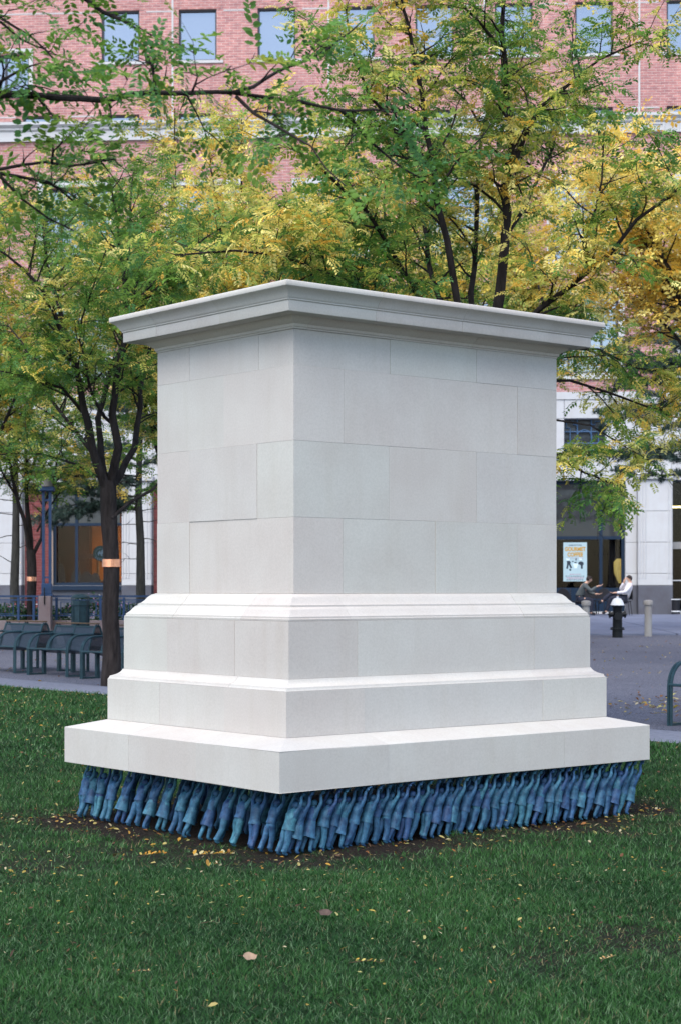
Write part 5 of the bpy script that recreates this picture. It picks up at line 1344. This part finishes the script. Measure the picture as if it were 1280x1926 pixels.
def build_street():
    # ---- hydrant
    p = gpt(1160, 43.3); h = thing('fire_hydrant', 'black fire hydrant with a white cap on the gravel before the pavement', 'fire hydrant', p)
    MB().lathe([(.125, 0), (.125, .20), (.118, .205), (.112, .70), (.125, .74), (.135, .77), (.10, .775)], 20).build('barrel', M['black_iron'], h, smooth=True)
    MB().lathe([(.12, .185), (.175, .19), (.178, .205), (.175, .222), (.12, .228)], 20).build('flange', M['black_iron'], h, smooth=True)
    for k in range(8):
        a = 2 * math.pi * k / 8; MB().lathe([(.014, .228), (.014, .245), (.006, .25)], 6, (.15 * math.cos(a), .15 * math.sin(a), 0)).build('bolt', M['black_iron'], h)
    MB().lathe([(.155, .776), (.172, .782), (.172, .80), (.160, .812), (.150, .84), (.125, .90), (.085, .945), (.035, .962), (.01, .964)], 22).build('bonnet', M['white_paint'], h, smooth=True)
    MB().lathe([(.028, .962), (.028, .995), (.02, 1.0)], 5).build('top_nut', M['white_paint'], h)
    for s in (-1, 1):
        m = MB(); pts_ = [(s * .10, 0), (s * .165, 0), (s * .167, 0), (s * .20, 0), (s * .21, 0)]
        m.tube([(x, 0, .56) for x, _ in pts_], [.06, .06, .085, .085, .06], 12); m.build('side_nozzle', M['black_iron'], h, smooth=True)
        MB().tube([(s * .208, 0, .56), (s * .235, 0, .56)], .022, 5).build('nozzle_nut', M['black_iron'], h)
    m = MB(); m.tube([(0, -.10, .52), (0, -.16, .52), (0, -.162, .52), (0, -.20, .52)], [.075, .075, .1, .1], 12); m.build('front_nozzle', M['black_iron'], h, smooth=True)
    # ---- bollards
    def bollard():
        b = thing('bollard', None, 'bollard')
        MB().lathe([(.098, 0), (.094, .02), (.090, .76), (.09, .765)], 20).build('shaft', M['concrete'], b, smooth=True)
        MB().lathe([(.09, .767), (.115, .772), (.118, .79), (.118, .865), (.105, .885), (.05, .90), (.01, .902)], 20).build('cap', M['concrete'], b, smooth=True)
        return b
    src = bollard()
    for k, (px, d, lab) in enumerate(((1218, 43.9, 'round concrete bollard standing alone right of the hydrant'), (1101, 43.4, 'round concrete bollard left of the hydrant rising behind the plinth base'))):
        o = src if k == 0 else copy_tree(src); o.location = gpt(px, d); o['label'] = lab; o['group'] = 'concrete bollards along the pavement'
    # ---- litter bin
    p = gpt(152, 43.0); b = thing('litter_bin', 'dark green octagonal litter bin with a domed lid before the flower bed', 'litter bin', p)
    MB().lathe([(.22, 0), (.225, .05), (.20, .055), (.20, .78), (.21, .785)], 8).build('body', M['green_steel'], b)
    MB().lathe([(.212, .786), (.225, .79), (.225, .90), (.212, .905)], 8).build('collar', M['green_steel'], b)
    MB().lathe([(.225, .965), (.235, .97), (.23, 1.0), (.17, 1.04), (.09, 1.065), (.01, 1.075)], 16).build('lid', M['green_steel'], b, smooth=True)
    for k in range(8):
        a = 2 * math.pi * (k) / 8; MB().tube([(.212 * math.cos(a), .212 * math.sin(a), .05), (.212 * math.cos(a), .212 * math.sin(a), .965)], .012, 5).build('upright', M['green_steel'], b)
    # ---- low granite wall with planting and a blue railing
    D = 45.5; sc = D / FPX; zt = EYE + (HOR - 1167) * sc; g = gz(0, D) - .03
    x0, x1 = (-140 - 640) * sc, (330 - 640) * sc
    w = thing('planter_wall', 'low pinkish granite wall edging the flower bed on the left', 'wall', (0, 0, 0))
    k = x0
    while k < x1:
        m = MB(); m.b2((k + .004, D, g - .2), (k + 1.196, D + .35, zt), .012); m.build('granite_block', M['pink_granite'], w); k += 1.2
    soil = tag(MB().b2((x0, D + .36, g - .2), (x1, D + 5.5, zt - .06)).build('flower_bed', M['lawn']), kind='structure')
    # planting
    n = 5200; x = rng.uniform(x0, x1, n); y = D + .45 + 2.6 * rng.random(n) ** 1.3; hgt = .16 + .30 * np.clip(hash_noise(x, y, 1.3, 3) + .45, 0, 1)
    # taller clump behind the bin
    hgt = hgt + .32 * np.exp(-((x - (150 - 640) * sc) / .75) ** 2)
    z = zt - .06 + hgt * rng.random(n) ** .5
    Cc = np.array([[.02, .06, .018], [.035, .085, .03], [.02, .05, .03]])[rng.integers(0, 3, n)]
    fl = rng.random(n) < (.09 + .10 * (z > zt + .2)); pal = np.array([[.75, .72, .75], [.62, .30, .60], [.70, .45, .68], [.45, .06, .12], [.60, .2, .35]])
    patch = np.clip(np.floor((hash_noise(x, y, 2.2, 8) + 1) * 2.5), 0, 4).astype(int); Cc = np.where(fl[:, None], pal[np.where(rng.random(n) < .6, patch, rng.integers(0, 5, n))], Cc)
    s = np.where(fl, rng.uniform(.018, .035, n), rng.uniform(.03, .07, n))[:, None]
    a = rng.normal(size=(n, 3)); a /= np.linalg.norm(a, axis=1, keepdims=True); b_ = np.cross(a, rng.normal(size=(n, 3))); b_ /= np.linalg.norm(b_, axis=1, keepdims=True); P = np.stack([x, y, z], 1)
    V = np.stack([P - a * s, P - b_ * s * .6, P + a * s, P + b_ * s * .6], 1).reshape(-1, 3); F = np.arange(len(V)).reshape(-1, 4)
    tag(link('bedding_flowers', np_mesh('bedding_flowers', V, F, M['flowers'], np.repeat(Cc, 4, 0))), kind='stuff')
    f = thing('blue_railing', 'blue painted steel railing with square panels on the low granite wall', 'railing', (0, 0, 0)); y = D + .17
    Z = lambda py: EYE + (HOR - py) * sc
    Xp = lambda px: (px - 640) * sc
    for py, r_ in ((1121.5, .028), (1128.5, .018), (1158, .018)):
        MB().b2((x0, y - r_, Z(py) - r_ * .8), (x1, y + r_, Z(py) + r_ * .8)).build('rail', M['blue_steel'], f)
    for px in (-130, -45, 33, 62, 72, 105, 188, 232, 290):
        MB().b2((Xp(px) - .03, y - .034, zt), (Xp(px) + .03, y + .034, Z(1123.9))).build('post', M['blue_steel'], f)
    for a_, b2_ in ((-120, -55), (-36, 24), (112, 181), (196, 226), (240, 284)):
        frame_mb(Xp(a_), Xp(b2_), Z(1155.5), Z(1131.5), .022, y - .012, y + .012).build('inner_frame', M['blue_steel'], f)
        m = MB()
        kk = Xp(a_) + .10
        while kk < Xp(b2_) - .03: m.tube([(kk, y, Z(1155.5) + .02), (kk, y, Z(1131.5) - .02)], .005, 4); kk += .10
        m.build('infill_bars', M['blue_steel'], f)
    # ---- granite pier with the double lamp post
    pr = thing('granite_pier', 'square pinkish granite pier in the railing carrying the blue lamp post', 'pier', (Xp(88.5), D - .20, g))
    MB().b2((-.155, -.155, -.1), (.155, .155, Z(1121) - g), .012).build('shaft', M['pink_granite'], pr)
    MB().b2((-.175, -.175, -.1), (.175, .175, .10), .01).build('plinth_course', M['pink_granite'], pr)
    zl = Z(1121)
    lp = thing('lamp_post', 'tall blue twin-column lamp post standing on the granite pier', 'street lamp', (Xp(91), D - .20, zl))
    H = Z(925) - zl
    MB().b2((-.15, -.09, .003), (.15, .09, .05)).build('base_plate', M['blue_steel'], lp); MB().b2((-.13, -.075, .05), (.13, .075, .32), .01).build('base_box', M['blue_steel'], lp)
    for s in (-1, 1): MB().b2((s * .085 - .035, -.035, .32), (s * .085 + .035, .035, H)).build('column', M['blue_steel'], lp)
    for k in range(2): MB().b2((-.05, -.02, .45 + k * (H - .7)), (.05, .02, .50 + k * (H - .7))).build('cross_bar', M['blue_steel'], lp)
    MB().b2((-.2, -.12, H), (.2, .12, H + .12), .02).build('lantern_neck', M['blue_steel'], lp)
    MB().lathe([(.14, H + .12), (.15, H + .14), (.13, H + .30), (.06, H + .36), (.02, H + .37)], 12).build('lantern', M['concrete'], lp, smooth=True)
    hk = tag(MB().tube([(0, 0, 0), (0, 0, .42)], .016, 6).build('strap', M['black_iron']), 'short black strap hanging down the face of the granite pier', 'strap'); hk.location = (Xp(88.5), D - .378, Z(1136))
    # ---- urn and bin beside the entrance
    g6 = gz(0, 60) + .012
    u = thing('ash_urn', 'small black urn with a white rim beside the entrance at the right edge', 'urn', (pt(1270, 1104, 60.5).x, 60.5, g6))
    MB().lathe([(.15, 0), (.15, .06), (.14, .07), (.14, .46), (.15, .47)], 16).build('body', M['black'], u, smooth=True); MB().lathe([(.152, .471), (.165, .475), (.165, .50), (.14, .505)], 16).build('rim', M['white_paint'], u, smooth=True); MB().lathe([(.152, .061), (.158, .065), (.158, .10), (.142, .105)], 16).build('foot_ring', M['white_paint'], u, smooth=True)

# ================================================================== PEOPLE
def bistro_chair(label, x, y, rz):
    z = gz(x, y) + .012; c = thing('bistro_chair', label, 'chair', (x, y, z), rz, 'black terrace chairs by the shop front')
    MB().lathe([(.19, .44), (.215, .445), (.215, .465), (.19, .47)], 18).build('seat', M['black'], c, smooth=True)
    m = MB(); m.loft([[(-.19 + .10 * abs(math.sin(a)) * 0 - .03 * math.sin(a), .24 * math.cos(a) * k, .52 + .34 * math.sin(a) * k + .0) for a in np.linspace(0, math.pi, 13)] for k in (1.0,)] + [[(-.215 - .03 * math.sin(a), .24 * math.cos(a), .52 + .34 * math.sin(a)) for a in np.linspace(0, math.pi, 13)]]); m.build('backrest', M['black'], c)
    m = MB(); m.tube([(-.20 - .03 * math.sin(a), .25 * math.cos(a), .50 + .37 * math.sin(a)) for a in np.linspace(0, math.pi, 15)], .014, 6); m.build('back_frame', M['black'], c, smooth=True)
    for sx, sy in ((-1, -1), (-1, 1), (1, -1), (1, 1)): MB().tube([(sx * .15, sy * .15, .45), (sx * .2, sy * .19, 0)], .012, 6).build('leg', M['black'], c)
    return c

def seated(label, x, y, rz, pose):
    z = gz(x, y) + .012; t = thing('person', label, 'person', (x, y, z), rz)
    P = pose; K = Skel(); n = {}
    def add(K, k, r_, to=None, pts_=None): n[k] = K.p(*P[k], r_, to=n[to] if to else None); return n[k]
    add(K, 'pelvis', .13); add(K, 'waist', .12, 'pelvis'); add(K, 'chest', .135, 'waist'); add(K, 'collar', .075, 'chest'); add(K, 'neck', .052, 'collar'); add(K, 'head', .083, 'neck'); add(K, 'crown', .072, 'head')
    hd = Vector(P['head']); f = Vector(P['face']).normalized()
    jaw = K.p(*(hd + f * .045 - Vector((0, 0, .06))), .05, to=n['head'])
    K.p(*(hd + f * .098 + Vector((0, 0, -.005))), .014, to=n['head'])
    for s in ('l', 'r'):
        add(K, 'hip_' + s, .09, 'pelvis'); add(K, 'knee_' + s, .062, 'hip_' + s); add(K, 'ankle_' + s, .042, 'knee_' + s); add(K, 'toe_' + s, .034, 'ankle_' + s)
        add(K, 'sho_' + s, .062, 'chest'); add(K, 'elb_' + s, .045, 'sho_' + s); add(K, 'wri_' + s, .030, 'elb_' + s)
        w = Vector(P['wri_' + s]); d = Vector(P['hand_' + s]); up = d.cross(Vector((0, 1, 0)))
        K.hand(n['wri_' + s], w, d, (0, 1, 0) if abs(d.y) < .8 * d.length else (1, 0, 0), .17, up if up.length > .1 else (0, 0, 1), .22, .06)
    link('body', skin_mesh('body', K.n, K.e, M['skin'], 1), t)
    def cloth(name, mat, parts):
        Q = Skel(); m = {}
        for k, r_, to in parts: m[k] = Q.p(*P[k], r_, to=m[to] if to else None)
        link(name, skin_mesh(name, Q.n, Q.e, mat, 2), t)
    cloth(P['top_name'], M[P['top']], [('pelvis', .15, None), ('waist', .145, 'pelvis'), ('chest', .158, 'waist'), ('collar', .088, 'chest')] + [q for s in 'lr' for q in (('sho_' + s, .082, 'chest'), ('elb_' + s, .066, 'sho_' + s), ('wri_' + s, .047, 'elb_' + s))])
    cloth('trousers', M['dark_trousers'], [('pelvis', .148, None)] + [q for s in 'lr' for q in (('hip_' + s, .105, 'pelvis'), ('knee_' + s, .082, 'hip_' + s), ('ankle_' + s, .062, 'knee_' + s))])
    for s in 'lr':
        Q = Skel(); a = Q.p(*P['ankle_' + s], .048); Q.p(*P['toe_' + s], .045, to=a); link('shoe', skin_mesh('shoe', Q.n, Q.e, M['black'], 1), t)
    # hair: cap covering crown and back of the head
    side = f.cross(Vector((0, 0, 1))).normalized(); m = MB(); up = Vector((0, 0, 1)); rg = []
    ax_ = (up * .75 - f * .66).normalized(); e1 = side; e2 = ax_.cross(e1)
    for k in range(6):
        a = k / 5 * R(100); rr = .103 * math.sin(a) + .003
        rg.append([hd + Vector((0, 0, .025)) + ax_ * .106 * math.cos(a) + (e1 * math.cos(b_) + e2 * math.sin(b_)) * rr for b_ in [2 * math.pi * j / 14 for j in range(14)]])
    m.loft(rg); m.build('hair', M['hair'], t, smooth=True)
    for sg in (-1, 1):
        e = hd + f * .078 + side * sg * .034 + Vector((0, 0, .012)); MB().lathe([(.002, -.009), (.009, -.004), (.009, .004), (.002, .009)], 8, e).build('eye', M['black'], t)
        er = hd + side * sg * .086 - f * .005; MB().lathe([(.004, -.03), (.014, -.015), (.016, .01), (.006, .03)], 8, er, sy=1.0).build('ear', M['skin'], t)
    return t

def build_people():
    y = 58.5; X = lambda px: (px - 640) * y / FPX
    lean_fwd = dict(pelvis=(-.02, 0, .54), waist=(.04, 0, .68), chest=(.17, 0, .90), collar=(.25, 0, 1.04), neck=(.28, 0, 1.08), head=(.35, 0, 1.17), crown=(.35, 0, 1.23), face=(1, .1, -.12),
        hip_l=(.02, .10, .52), hip_r=(.02, -.10, .52), knee_l=(.43, .14, .52), knee_r=(.45, -.12, .52), ankle_l=(.36, .15, .09), ankle_r=(.40, -.13, .09), toe_l=(.52, .17, .04), toe_r=(.56, -.14, .04),
        sho_l=(.20, .18, 1.00), sho_r=(.20, -.18, 1.00), elb_l=(.36, .22, .74), elb_r=(.40, -.22, .80), wri_l=(.56, .14, .70), wri_r=(.60, -.20, .95), hand_l=(1, -.2, .0), hand_r=(1, -.1, .25), top='grey_jacket', top_name='jacket')
    lean_back = dict(pelvis=(-.04, 0, .53), waist=(-.10, 0, .68), chest=(-.20, 0, .90), collar=(-.235, 0, 1.05), neck=(-.23, 0, 1.09), head=(-.19, 0, 1.19), crown=(-.20, 0, 1.25), face=(1, .12, .02),
        hip_l=(.02, .10, .53), hip_r=(.02, -.10, .53), knee_l=(.44, .08, .58), knee_r=(.43, -.08, .70), ankle_l=(.58, .06, .12), ankle_r=(.74, .10, .46), toe_l=(.74, .07, .06), toe_r=(.86, .14, .40),
        sho_l=(-.20, .19, 1.00), sho_r=(-.20, -.19, 1.00), elb_l=(.0, .25, .76), elb_r=(.06, -.22, .84), wri_l=(.24, .06, .74), wri_r=(-.03, -.08, 1.07), hand_l=(1, -.3, -.1), hand_r=(-.3, .2, 1), top='white_shirt', top_name='shirt')
    seated('person in a grey jacket leaning forward on a black chair with one hand out', X(1087), y, R(-8), lean_fwd)
    bistro_chair('black chair holding the person in the grey jacket', X(1084.5), y, R(-8))
    seated('person in a white shirt leaning back with legs crossed and hand at the mouth', X(1174), y + .3, R(184), lean_back)
    bistro_chair('black chair holding the person in the white shirt', X(1176.5), y + .3, R(184))
    bistro_chair('empty black round-backed chair under the poster, left of both people', X(1070), y + 1.0, R(60))
    bistro_chair('empty black chair between the two seated people, back to the window', X(1122), y + 1.5, R(-95))
    bistro_chair('empty black chair almost hidden behind the crossed legs', X(1140), y + 1.2, R(-120))

# ================================================================== BUILD
build_ground()
build_plinth()
build_building()
build_trees()
build_grass()
build_fallen_leaves()
build_figures()
build_benches()
build_street()
build_people()
big_leaf('fallen_leaf', 'large pale tan leaf lying curled on the lawn in the foreground', 470, 1822, .056, .046, (.40, .27, .18), .35, .28)
big_leaf('fallen_leaf', 'large brown grey leaf lying curled on the lawn right of centre', 614, 1737, .060, .044, (.12, .08, .065), -.25, .4)
YEL = [(.46, .24, .03), (.42, .30, .08), (.40, .18, .02)]
leaf_sprig('bright orange yellow leaf sprig on the bare soil at left of the near corner', 285, 1625, .16, YEL, .6, 6)
leaf_sprig('long pale yellow leaf sprig on the soil just left of the near corner', 395, 1624, .24, [(.42, .36, .18), (.44, .24, .03)], .15, 7)
leaf_sprig('yellow leaf sprig with a long stalk on the grass at the bottom centre right', 688, 1834, .12, [(.6, .5, .15), (.5, .3, .05)], -.3, 5)
leaf_sprig('pale green leaf sprig on the grass left of centre', 395, 1757, .085, [(.30, .42, .18), (.38, .48, .25)], -.5, 3)
leaf_sprig('faded tan leaf sprig on the grass near the bottom left', 263, 1852, .07, [(.5, .36, .15), (.42, .25, .1)], .2, 4)
leaf_sprig('tan and orange leaf sprig beside the worn patch at lower right', 1140, 1826, .09, [(.5, .3, .12), (.55, .42, .2)], .9, 4)
